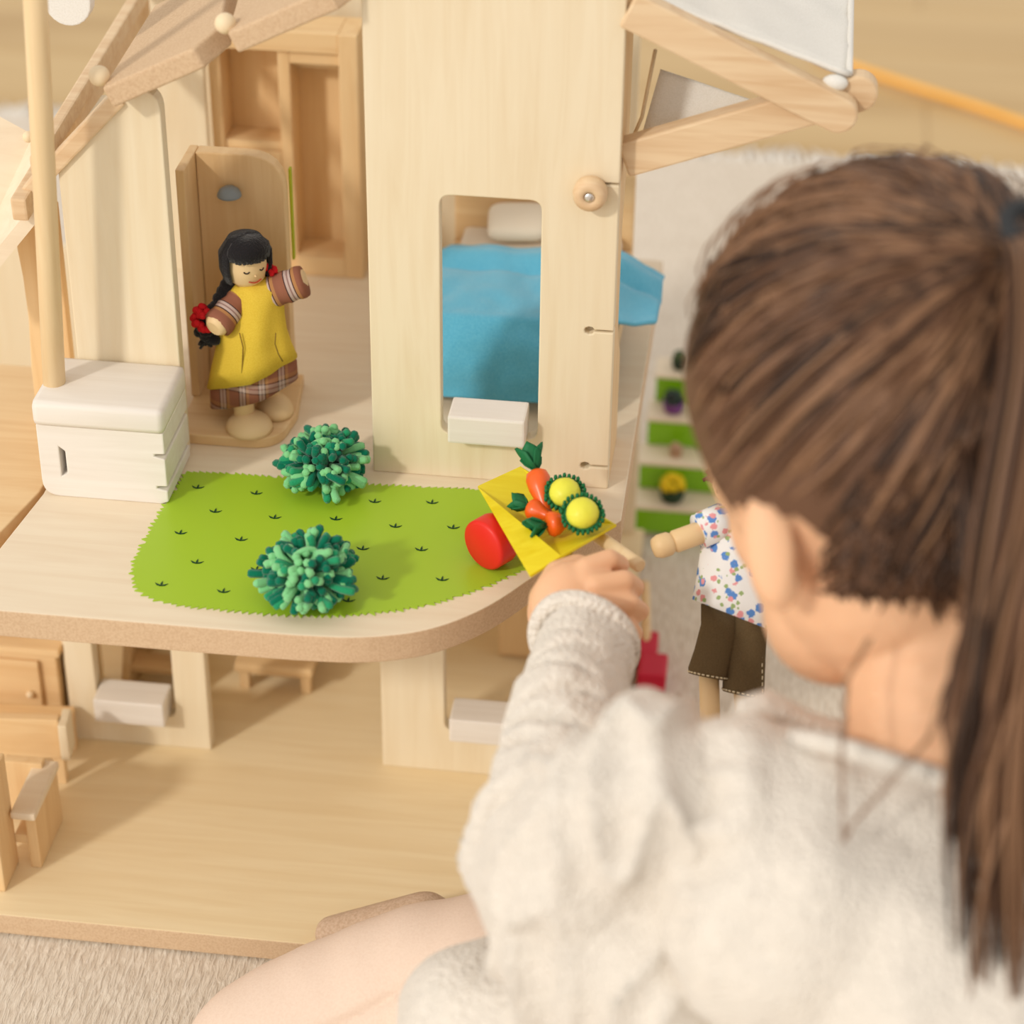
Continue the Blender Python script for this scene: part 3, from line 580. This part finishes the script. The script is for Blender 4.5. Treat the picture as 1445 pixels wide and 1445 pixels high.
dowel('arm', Q(1000, 747, -.007), Q(948, 766, -.010), .0055, WOODSKIN, fd, 20, .0016); lathe('hand', [(0, -.0065), (.0045, -.0055), (.0058, -.0025), (.0058, .002), (.004, .0048), (0, .0055)], Q(938, 769, -.011), WOODSKIN, fd, frame_from(Q(948, 766, -.01)-Q(935, 770, -.011)))
for x0, x1, y1, wd_ in ((1018, 1000, 955, .0098), (1053, 1049, 980, .0100)):
    bm = bmesh.new(); rr = drings([(x0, 855, .0098, .0105, .001), (x0, 885, wd_, .0105, .0015), ((x0+x1)/2, 920, wd_, .0105, .0015), (x1, y1-8, wd_*1.0, .0108, .0018), (x1, y1, wd_*.99, .0106, .0018)], 28); add_loft(bm, rr); leg = link('trouser_leg', bm, BRN, fd, True)
    bm = bmesh.new(); rim = drings([(x1, y1-3, wd_*1.02, .0110, .0018)], 28)[0]
    for k in range(0, 28, 1): a_, b2 = rim[k], rim[(k+1) % 28]; add_tube(bm, [a_.lerp(b2, .15), a_.lerp(b2, .7)], .00038, 4)
    link('stitching', bm, mat('stitch_cream', (.75, .65, .45), .8), leg)
    dowel('leg', Q(x1, y1-20), Q(x1+4, 1085), .0048, WOODSKIN, fd); ell('foot', Q(x1+2, 1090, -.003), (.010, .012, .006), WOODSKIN, fd, MDOLL)
bm = bmesh.new()
for k in range(11): add_tube(bm, [Q(1074+.2*k, 882+k*9, -.0065), Q(1073.6+.2*k, 887+k*9, -.0065)], .0004, 4)
link('side_stitching', bm, MATS['stitch_cream'], fd)
ell('head', Q(1050, 676), (.0155, .0155, .0165), WOODSKIN, fd)
bm = bmesh.new(); hcn = Q(1050, 672)
for k in range(150):
    d = Vector((random.gauss(0, 1), random.gauss(0, 1), abs(random.gauss(0, 1))+.05)).normalized(); a_ = hcn + d*.0155; add_tube(bm, [a_, a_+d*.0012+Vector((random.uniform(-.002, .002), 0, -.002)), a_+d*.0008+Vector((random.uniform(-.004, .004), random.uniform(-.004, .004), -.006))], .0013, 4)
link('hair', bm, mat('brown_yarn', (.16, .08, .035), .9), fd, True)

# ------------------------------------------------------------------ plant stand, pots, spade
ST = thing('plant_stand', 'stepped wooden plant stand with four green fronts behind the house', 'plant stand', (.17, .30, 0)); LIME = mat('lime_green', (.23, .54, .01), .25, .5)
n_y = .274; sx0, sx1 = .118, .205; rh, td = .0207, .0218
for k in range(4):
    y0 = n_y + k*td; z1 = .004 + rh*(k+1)*1.0; xo = .003*k
    box('front_board', (sx0+xo, y0, z1-rh+.0004), (sx1, y0+.004, z1-.0024), LIME, ST, .001); box('tread', (sx0+xo-.001, y0-.001, z1-.0024), (sx1+.001, y0+td+.003, z1), PLY_X, ST, .001)
for x in (sx0+.010, sx1-.004): prism('side_panel', [Vector((n_y+.005, 0)), Vector((n_y+td*4, 0))] + [Vector((n_y+td*(k+q)+(.005 if not q else .0045), rh*(k+1))) for k in (3, 2, 1, 0) for q in (1, 0)], lambda u, v, w_: (x+w_, u, v), .004, PLY_Z, ST, bev=0)
def pot(label, px, py, z, pc, lc, pr, kind):
    k_ = {'a': 3, 'b': 2, 'c': 1, 'd': 0}[kind]; z = .004+rh*(k_+1); c = atz(px, py, z); c.y = n_y+td*k_+.011; t = thing('potted_plant', label, 'potted plant', c, 'tiny pots on the plant stand'); pm = mat('pot_%s' % kind, pc, .5); lm = mat('foliage_%s' % kind, lc, .6)
    lathe('pot', [(0, 0), (pr*.7, 0), (pr*.85, pr*.2), (pr, pr*1.0), (pr*.9, pr*1.05), (0, pr*.9)], c, pm, t, None, 16); bm = bmesh.new(); rs = random.Random(kind)
    for k in range(26):
        d = Vector((rs.gauss(0, 1), rs.gauss(0, 1), abs(rs.gauss(0, 1.1)))).normalized(); add_ell(bm, c + Vector((0, 0, pr*1.15)) + Vector((d.x*pr*.75, d.y*pr*.75, d.z*pr*.8)), pr*.3, None, 1)
    link('foliage', bm, lm, t, True)
pot('dark green plant in black-green pot on the top step of the stand', 962, 500, .082, (.03, .05, .03), (.08, .12, .05), .006, 'a')
pot('purple pot with dark plant on the second step of the stand from the top', 950, 580, .0625, (.19, .06, .24), (.03, .05, .04), .0075, 'b')
pot('small brown pot lying low on the third step of the stand', 953, 648, .043, (.5, .3, .18), (.55, .36, .24), .0045, 'c')
pot('black pot with yellow flowers on the lowest step of the stand', 948, 706, .0235, (.02, .05, .02), (.80, .58, .01), .0088, 'd')
spd = thing('toy_spade', 'red toy spade with wooden stick handle lying on the rug past the child\'s sleeve', 'spade', atz(915, 930, .0))
dowel('handle', atz(912, 915, .012), atz(910, 822, .030), .0030, FURN, spd); b0 = atz(905, 915, .009); CRIM = mat('crimson_paint', (.55, .01, .04), .45)
box('blade', (b0.x, b0.y-.036, .002), (b0.x+.017, b0.y-.012, .016), CRIM, spd, .002); box('socket', (b0.x-.002, b0.y-.014, .002), (b0.x+.010, b0.y+.010, .016), CRIM, spd, .002)

# ------------------------------------------------------------------ the child
SKIN = mat('skin', (.80, .47, .28), .5, .35, 0, .12)
def knit(name, c, scale, st):
    m = mat(name, c, .95, .05, .3); vo = nd(m, 'ShaderNodeTexVoronoi'); vo.inputs['Scale'].default_value = scale; t = nd(m, 'ShaderNodeTexCoord'); lk(m, t.outputs['Object'], vo.inputs['Vector']); inv = nd(m, 'ShaderNodeMath', operation='SUBTRACT'); inv.inputs[0].default_value = 1; lk(m, vo.outputs['Distance'], inv.inputs[1]); bump(m, inv.outputs[0], st, .0022)
    n = noise_tex(m, coords(m, (60,)*3), 1, 3); base(m, ramp(m, n, [(.3, tuple(x*.94 for x in c)), (.7, c)])); return m
KNIT = knit('cream_knit', (.80, .735, .655), 440, .72); SKIRT = speckle('blush_linen', (.80, .635, .52), (.76, .59, .475), 900, .9, .2)
per = thing('person', 'child seen from behind with brown ponytail, cream sweater, reaching for the wheelbarrow', 'person', (.22, -.33, 0))
HC = atd(1262, 560, .885)                                    # centre of the skull
T = atd(1452, 335, .812)                                     # where the ponytail is tied
bk_ = (T-HC).normalized(); SK_R = (.0800, .0770, .0860)
bm = bmesh.new(); MH = Matrix((camx, camz, -camy)).transposed()
add_ell(bm, HC, (.0765, .0735, .0825), MH, 4)
add_ell(bm, atd(1170, 745, .915), (.034, .046, .050), MH, 3); add_ell(bm, atd(1180, 860, .905), (.029, .034, .030), MH, 3); add_ell(bm, atd(1250, 800, .89), (.045, .05, .045), MH, 3)
add_ell(bm, atd(1130, 720, .945), (.030, .025, .036), MH, 3)  # cheek and face, turned away
add_ell(bm, atd(1085, 790, .985), (.010, .010, .010), MH, 2)  # nose
add_cap(bm, atd(1320, 850, .885), atd(1325, 1130, .872), .036, .036); add_cap(bm, atd(1325, 1140, .880), atd(1190, 1125, .880), .026, .018)
# ear, seen from behind
eM = MH @ Matrix.Rotation(-.10, 3, 'Y') @ Matrix.Rotation(-.30, 3, 'Z')
add_ell(bm, atd(1086, 768, .843), (.0095, .0042, .0225), eM, 3); add_ell(bm, atd(1097, 815, .846), (.0085, .0046, .0125), eM, 3); add_ell(bm, atd(1108, 785, .856), (.006, .012, .013), eM, 3)
# trunk, arms, legs under the clothes
add_cap(bm, atd(1320, 1180, .885), (.255, -.345, .10), .032, .055); add_cap(bm, atd(1320, 1260, .885), atd(1060, 1200, .885), .026, .020)
SHO, ELB, WRI = atd(985, 1200, .885), atd(790, 1225, .935), atd(824, 905, 1.040)
add_cap(bm, atd(1060, 1200, .885), SHO, .020, .022); add_cap(bm, SHO, ELB, .022, .020); add_cap(bm, ELB, WRI, .022, .0165)
RSH, REL, RWR = atd(1560, 1240, .87), atd(1480, 980, .98), atd(1190, 800, 1.10)
add_cap(bm, atd(1320, 1260, .885), RSH, .026, .030); add_cap(bm, RSH, REL, .026, .022); add_cap(bm, REL, RWR, .022, .0155)
hipL, hipR = Vector((.20, -.34, .07)), Vector((.30, -.34, .07))
for h_, k_, f_ in ((hipL, Vector((.10, -.245, .045)), Vector((.15, -.30, .025))), (hipR, Vector((.36, -.17, .055)), Vector((.30, -.30, .025)))): add_cap(bm, h_, k_, .040, .026); add_cap(bm, k_, f_, .024, .018)
# left hand closed on the handle: palm, four fingers of unequal length over the stick, thumb from the side
hd_ = hdir; gp = lambda px, py, d: atd(px, py, d-.046)
PD = 1.098
add_ell(bm, gp(800, 850, PD), (.0168, .0118, .0190), MH @ Matrix.Rotation(.35, 3, 'Y'), 3); add_ell(bm, gp(776, 852, PD+.006), (.0098, .0100, .0160), MH @ Matrix.Rotation(.3, 3, 'Y'), 3); add_ell(bm, gp(826, 826, PD-.001), (.0098, .009, .0115), MH, 3)
add_cap(bm, WRI, gp(804, 862, PD), .0160, .0145)
for mcp, pip, dip, tip, r in (((828, 801, 1.096), (860, 789, 1.099), (875, 797, 1.111), (865, 810, 1.124), .0050), ((842, 826, 1.091), (881, 819, 1.093), (896, 829, 1.107), (883, 842, 1.124), .0052),
                              ((846, 853, 1.090), (889, 852, 1.091), (903, 862, 1.105), (890, 874, 1.122), .0050), ((842, 879, 1.092), (884, 884, 1.093), (896, 894, 1.104), (885, 903, 1.118), .0046)):
    a_, b2, c2, d2 = gp(*mcp), gp(*pip), gp(*dip), gp(*tip); add_cap(bm, a_, b2, r*1.08, r, 2); add_cap(bm, b2, c2, r, r*.93, 2); add_cap(bm, c2, d2, r*.93, r*.8, 2)
add_cap(bm, gp(772, 846, 1.104), gp(788, 812, 1.110), .0090, .0074, 2); add_cap(bm, gp(788, 812, 1.110), gp(815, 800, 1.116), .0074, .0064, 2); add_cap(bm, gp(815, 800, 1.116), gp(838, 808, 1.118), .0064, .0054, 2)
# right hand behind the head, closed on the flowered doll
rp = atd(1125, 770, 1.112); add_ell(bm, rp, (.018, .012, .020), None, 3); add_cap(bm, RWR, rp, .0155, .014)
for k in range(4):
    b2 = rp + Vector((-.004, -.010, .014-.009*k)); add_cap(bm, b2, b2 + Vector((-.012, -.004, .001)), .0062, .0058, 2); add_cap(bm, b2 + Vector((-.012, -.004, .001)), b2 + Vector((-.020, .004, 0)), .0058, .0050, 2)
add_cap(bm, rp + Vector((-.004, .008, .014)), rp + Vector((-.020, .012, .012)), .0070, .0056, 2)
body = link('body', remesh(bm, .0013, 3, .5), SKIN, per, True)

# sweater: remeshed volumes pushed into folds
bm = bmesh.new()
def torso_volumes():
    bm = bmesh.new(); add_cap(bm, atd(1340, 1400, .868), (.262, -.360, .16), .075, .088); add_ell(bm, (.262, -.355, .115), (.105, .088, .075), None, 3)
    add_cap(bm, atd(1300, 1238, .872), atd(1040, 1152, .868), .044, .040); add_cap(bm, atd(1300, 1238, .872), RSH, .048, .042); add_ell(bm, atd(1150, 1300, .862), (.060, .05, .055), MH, 3); add_cap(bm, atd(1150, 1350, .88), (.225, -.36, .10), .058, .070)
    add_cap(bm, atd(1195, 1172, .866), atd(1420, 1222, .858), .0325, .036)
    add_ell(bm, atd(690, 1440, .98), (.040, .045, .034), MH, 3); add_cap(bm, atd(690, 1440, .98), atd(900, 1500, .93), .034, .05); return bm
def sleeve_volumes():
    bm = bmesh.new(); add_cap(bm, atd(925, 1120, .872), atd(860, 1190, .896), .038, .048); add_cap(bm, atd(860, 1190, .896), atd(800, 1240, .925), .048, .045); add_ell(bm, atd(900, 1045, .866), (.021, .024, .025), MH, 3); add_ell(bm, atd(860, 1330, .905), (.048, .04, .045), MH, 3); add_cap(bm, atd(900, 1330, .885), atd(930, 1450, .88), .032, .030)
    add_cap(bm, atd(785, 1180, .930), atd(804, 1010, .985), .036, .029); add_cap(bm, atd(804, 1010, .985), atd(825, 910, 1.030), .0275, .0222); return bm
def seg_t(P, a, b): a = np.array(a); b = np.array(b); d = b-a; t = ((P-a) @ d)/(d @ d); q = a + np.clip(t, 0, 1)[:, None]*d; return t, np.linalg.norm(P-q, axis=1)
def folds(bm, arm):
    sm = remesh(bm, .0024, 8, .6); co = get_co(sm); no = get_no(sm); pA = np.array([[noise.noise(Vector(p)*15), noise.noise(Vector(p)*30+Vector((5, 0, 0))), noise.noise(Vector(p)*60), noise.noise(Vector((p[0]*45, p[1]*20, p[2]*14+7)))] for p in co])
    disp = pA[:, 1]*.0022 + pA[:, 2]*.0008
    if arm:
        e0 = np.array(atd(785, 1200, .930)); t, dist = seg_t(co, e0, WRI); ax_ = (np.array(WRI)-e0); side = (co-e0) @ np.array(camx)
        wgt = ((t > -.25) & (t < .97))*1.0
        for t0, amp, slant, wd_ in ((.02, .0085, 2.0, .030), (.16, .0100, -2.4, .026), (.27, .0095, -1.2, .022), (.40, .0075, 1.6, .022), (.55, .0062, -1.8, .022), (.70, .0050, 2.2, .022), (.83, .0036, -1.5, .018)):
            disp -= wgt*amp*np.exp(-((t - t0 - slant*side + pA[:, 0]*.10)/wd_)**2)*np.clip(.55+pA[:, 1]*1.6, 0, 1.2)
        up_w = np.clip((.25-t)*4, 0, 1); disp += up_w*(.0080*(1-2*np.abs(pA[:, 3]))**3 - .004 + .0040*pA[:, 0])
    else:
        t, dist = seg_t(co, atd(985, 1080, .84), atd(1010, 1445, .86)); disp -= .010*np.exp(-(dist/.013)**2)*(.4+np.abs(np.sin(t*14))); disp += .0030*pA[:, 3]
    set_co(sm, co + no*disp[:, None]); return sm
bm.free(); sw = link('sweater', folds(torso_volumes(), False), KNIT, per, True); link('sleeve', folds(sleeve_volumes(), True), KNIT, sw, True)
bm = bmesh.new(); add_cap(bm, RSH, REL, .045, .038); add_cap(bm, REL, RWR, .034, .020); link('sleeve', remesh(bm, .003, 6), KNIT, sw, True)
def torus_rim(name, c, M, rx, ry, r, m, parent, n=40, wob=.0):
    bm = bmesh.new(); pts = [Vector(c) + M @ Vector((rx*math.cos(a), ry*math.sin(a), wob*math.sin(2*a+.6))) for a in np.linspace(0, 2*math.pi, n+1)]; add_tube(bm, pts, r, 8, False); return link(name, bm, m, parent, True)
cfM = frame_from(WRI - atd(804, 1010, .985))
cfM = frame_from((WRI - atd(804, 1010, .985)).normalized() + camx*.22)
torus_rim('cuff', atd(823, 904, 1.033), cfM, .0222, .0210, .0042, KNIT, sw, 40, .001)
# wide neckline: collar lifted off the far side of the neck
tube('neckline', [atd(*q) for q in ((1120, 1040, .856), (1150, 1046, .846), (1185, 1054, .838), (1235, 1070, .832), (1290, 1088, .829), (1345, 1106, .828), (1420, 1135, .832))], [.004]*7, KNIT, sw, 10)
tube('collar_roll', [atd(*q) for q in ((1046, 1032, .872), (1058, 1006, .876), (1080, 1000, .880), (1110, 1012, .884), (1140, 1024, .886), (1190, 1036, .890), (1260, 1045, .895))], [.0055, .0072, .0076, .0064, .0054, .0048, .004], KNIT, sw, 12)
# skirt spread over the rug
bm = bmesh.new()
for px, py, z, r in ((375, 1462, .018, (.040, .042, .024)), (410, 1440, .022, (.044, .040, .027)), (455, 1418, .026, (.047, .040, .031)), (510, 1400, .031, (.050, .040, .036)), (565, 1387, .036, (.050, .042, .040)), (630, 1375, .041, (.052, .044, .044)), (720, 1390, .045, (.06, .06, .05)), (850, 1450, .05, (.08, .08, .055))): add_ell(bm, atz(px, py, z) - Vector((0, .012, 0)), r, None, 3)
add_cap(bm, (.12, -.26, .05), (.26, -.33, .06), .055, .09); add_cap(bm, (.36, -.19, .045), (.28, -.33, .06), .045, .08)
km = remesh(bm, .0032, 30, .6); co = get_co(km); no = get_no(km); u = co @ np.array((.45, .9, .6)); pN = np.array([noise.noise(Vector(p)*14) for p in co])
pv = co @ np.array((-.61, .79, .6)) + pN*.006; fold = np.sin(u*60 + pN*3)*.0008
for p0 in np.percentile(pv, (30, 42, 55, 66, 78, 88)): fold -= .0036*np.exp(-((pv-p0)/.0026)**2)
co = co + no*fold[:, None]; co[:, 2] = np.maximum(co[:, 2], .0012); set_co(km, co); link('skirt', km, SKIRT, per, True)
SOCK = speckle('oatmeal_sock', (.60, .44, .32), (.50, .35, .24), 700, .95, .6)
bm = bmesh.new(); c0 = atz(545, 1300, .026); add_cap(bm, atz(470, 1318, .018), atz(600, 1300, .030), .010, .016); link('sock', remesh(bm, .002, 6), SOCK, per, True)

# hair: cap over the skull plus thousands of combed strands towards the tie, then the ponytail
HM = [mat('hair_dark', (.040, .018, .009), .45, .35), mat('hair_brown', (.125, .058, .029), .45, .35), mat('hair_light', (.25, .130, .068), .45, .35)]
Mi = MH.transposed()
EAR = atd(1105, 760, .868)
def skull_point(d, off=0): # d: direction in head frame
    return HC + MH @ Vector((d.x*(SK_R[0]+off), d.y*(SK_R[1]+off), d.z*(SK_R[2]+off)))
tdir = Mi @ (T-HC); tdir = Vector((tdir.x/SK_R[0], tdir.y/SK_R[1], tdir.z/SK_R[2])).normalized()
def hairy(d):                                               # head frame: x right, y away from camera, z up
    face = Vector((-.62, .72, -.45)).normalized()
    return d.dot(face) < .48 and not (d.z < -.93) and not (d.x < -.28 and d.z < -.52 + .25*max(0, d.y) and d.y > -.66)
bm = bmesh.new(); v = bmesh.ops.create_icosphere(bm, subdivisions=5, radius=1)['verts']; kill = []
for q in v:
    d = q.co.normalized(); 
    if not hairy(d): kill.append(q)
    q.co = skull_point(d, .002)
bmesh.ops.delete(bm, geom=kill, context='VERTS'); hr = link('hair', bm, HM[1], per, True)
bms = [bmesh.new() for _ in range(3)]; N = 2600
for i in range(N):
    z = 1-2*(i+.5)/N; a = i*2.399963; d = Vector((math.sqrt(1-z*z)*math.cos(a), math.sqrt(1-z*z)*math.sin(a), z))
    d = (d + Vector((random.gauss(0, .02), random.gauss(0, .02), random.gauss(0, .02)))).normalized()
    if not hairy(d) or d.dot(tdir) > .97: continue
    ang = d.angle(tdir); pts = []; K = 9; lift = random.uniform(.0015, .0055); cl = noise.noise(d*7); wv = random.gauss(0, .03); perp = d.cross(tdir).normalized() if ang > .05 else Vector((1, 0, 0))
    for k in range(K+1):
        s_ = k/K; q = (d*math.sin((1-s_)*ang) + tdir*math.sin(s_*ang))/max(1e-4, math.sin(ang)) if ang < 3.0 else d.lerp(tdir, s_)
        q = (q + perp*(wv*math.sin(s_*math.pi) + .05*noise.noise(Vector((i*.13, s_*2, 0))))).normalized(); pts.append(skull_point(q, lift*(.3+.7*math.sin(min(1, s_*2.5)*math.pi/2)) + .003*noise.noise(q*9)))
    idx = 0 if cl+random.uniform(-.25, .25) < -.12 else (2 if cl+random.uniform(-.25, .25) > .12 else 1)
    add_tube(bms[idx], pts, [.0005] + [.0011]*(K-1) + [.0008], 4)
# flyaway wisps over the crown
for i in range(60):
    d = Vector((random.gauss(-.3, .5), random.gauss(0, .5), random.uniform(.2, 1))).normalized()
    if not hairy(d): continue
    pts = [skull_point(d, .004)]; 
    for k in range(1, 5): dd = (d.lerp(tdir, k*.09) + Vector((random.gauss(0, .03), random.gauss(0, .03), 0))).normalized(); pts.append(skull_point(dd, .004+.006*math.sin(k/5*math.pi)))
    add_tube(bms[2], pts, .0004, 4)
# ponytail
for i in range(560):
    a = random.uniform(0, 2*math.pi); rr = math.sqrt(random.random()); o_ = lambda s: camx*(math.cos(a)*rr*s) + camz*(math.sin(a)*rr*s*.7); ey = random.triangular(1000, 1330, 1060) if random.random() < .8 else random.uniform(1200, 1450); tx = 1452 + math.cos(a)*rr*75 + random.gauss(0, 14)
    if random.random() < .22: tx = random.gauss(1376, 8)
    key = [T + o_(.009), atd(1500, 372, .790) + o_(.018), atd(1525, 520, .782) + o_(.026), atd(1500, 740, .785) + o_(.030), atd(tx*.35+.65*1458, 740+(ey-740)*.45, .79) + o_(.018), atd(tx, 740+(ey-740)*.75, .795) + o_(.008), atd(tx-6+random.gauss(0, 8), ey, .80) + o_(.003)]
    pts = []
    for k in range(len(key)-1):
        p0, p1, p2, p3 = key[max(0, k-1)], key[k], key[k+1], key[min(len(key)-1, k+2)]
        for s_ in (0, .33, .66): pts.append(.5*((2*p1) + (p2-p0)*s_ + (2*p0-5*p1+4*p2-p3)*s_**2 + (3*p1-p0-3*p2+p3)*s_**3))
    pts.append(key[-1]); add_tube(bms[random.choice((0, 1, 1, 2))], pts, [.0012]*(len(pts)-4) + [.0010, .0008, .0005, .0003], 4)
# nape hair hanging between the ear and the ponytail, and two long loose locks on the back
for i in range(260):
    d = Vector((random.uniform(-.30, .65), 0, random.uniform(-.95, -.70))); q_ = 1-d.x**2-d.z**2
    if q_ <= .02: continue
    d.y = -math.sqrt(q_); a_ = skull_point(d, .003); l = random.uniform(.004, .034)*(.6+.6*random.random()); e = a_ + Vector((0, 0, -l)) + camx*random.gauss(.007, .006) + camz*.006
    add_tube(bms[random.choice((0, 1, 1))], [skull_point((d+Vector((.05, 0, .25))).normalized(), .004), a_, a_.lerp(e, .5) - camz*.001, e], [.0008, .0009, .0007, .0003], 4)
for i in range(170):                                        # soft edge of the hairline behind the ear
    d = Vector((random.uniform(-.42, -.20), 0, random.uniform(-.95, -.50))); q_ = 1-d.x**2-d.z**2
    if q_ <= .02: continue
    d.y = -math.sqrt(q_); a_ = skull_point(d, .0022); up_d = (d + Vector((.16, -.05, .22))).normalized(); e = skull_point((d + Vector((random.uniform(-.10, .03), .02, -random.uniform(.03, .20)))).normalized(), .0016)
    add_tube(bms[random.choice((0, 1, 1))], [skull_point(up_d, .004), a_.lerp(skull_point(up_d, .003), .4), a_, e], [.0008, .0008, .0006, .0002], 4)
for i in range(90):
    x0 = random.uniform(1350, 1445); k = random.random(); key = [atd(x0, 600+k*150, .806), atd(x0+30*random.random(), 800, .800), atd(1410+45*random.random(), 960, .798), atd(1395+60*random.random(), 1060+120*random.random(), .800)]
    add_tube(bms[random.choice((0, 0, 1))], [key[0], key[0].lerp(key[1], .5), key[1], key[1].lerp(key[2], .5)+camx*.001, key[2], key[3]], [.0006, .001, .001, .001, .0009, .0004], 4)
for lock in ([(1230, 900, .835), (1196, 960, .826), (1188, 1060, .816), (1186, 1140, .812), (1190, 1190, .812)], [(1345, 960, .812), (1310, 1040, .808), (1250, 1110, .808), (1205, 1160, .810), (1188, 1186, .812)]):
    for i in range(2): add_tube(bms[2], [atd(x+random.gauss(0, 4), y, d) for x, y, d in lock], .00035, 4)
for b, m, nme in zip(bms, HM, ('dark_strands', 'brown_strands', 'light_strands')): link(nme, b, m, hr, True)['kind'] = 'stuff'
torus_rim('hair_tie', T + (T-HC).normalized()*.003, frame_from(T-HC), .0105, .0105, .0035, mat('tie_grey', (.03, .032, .035), .7), hr)
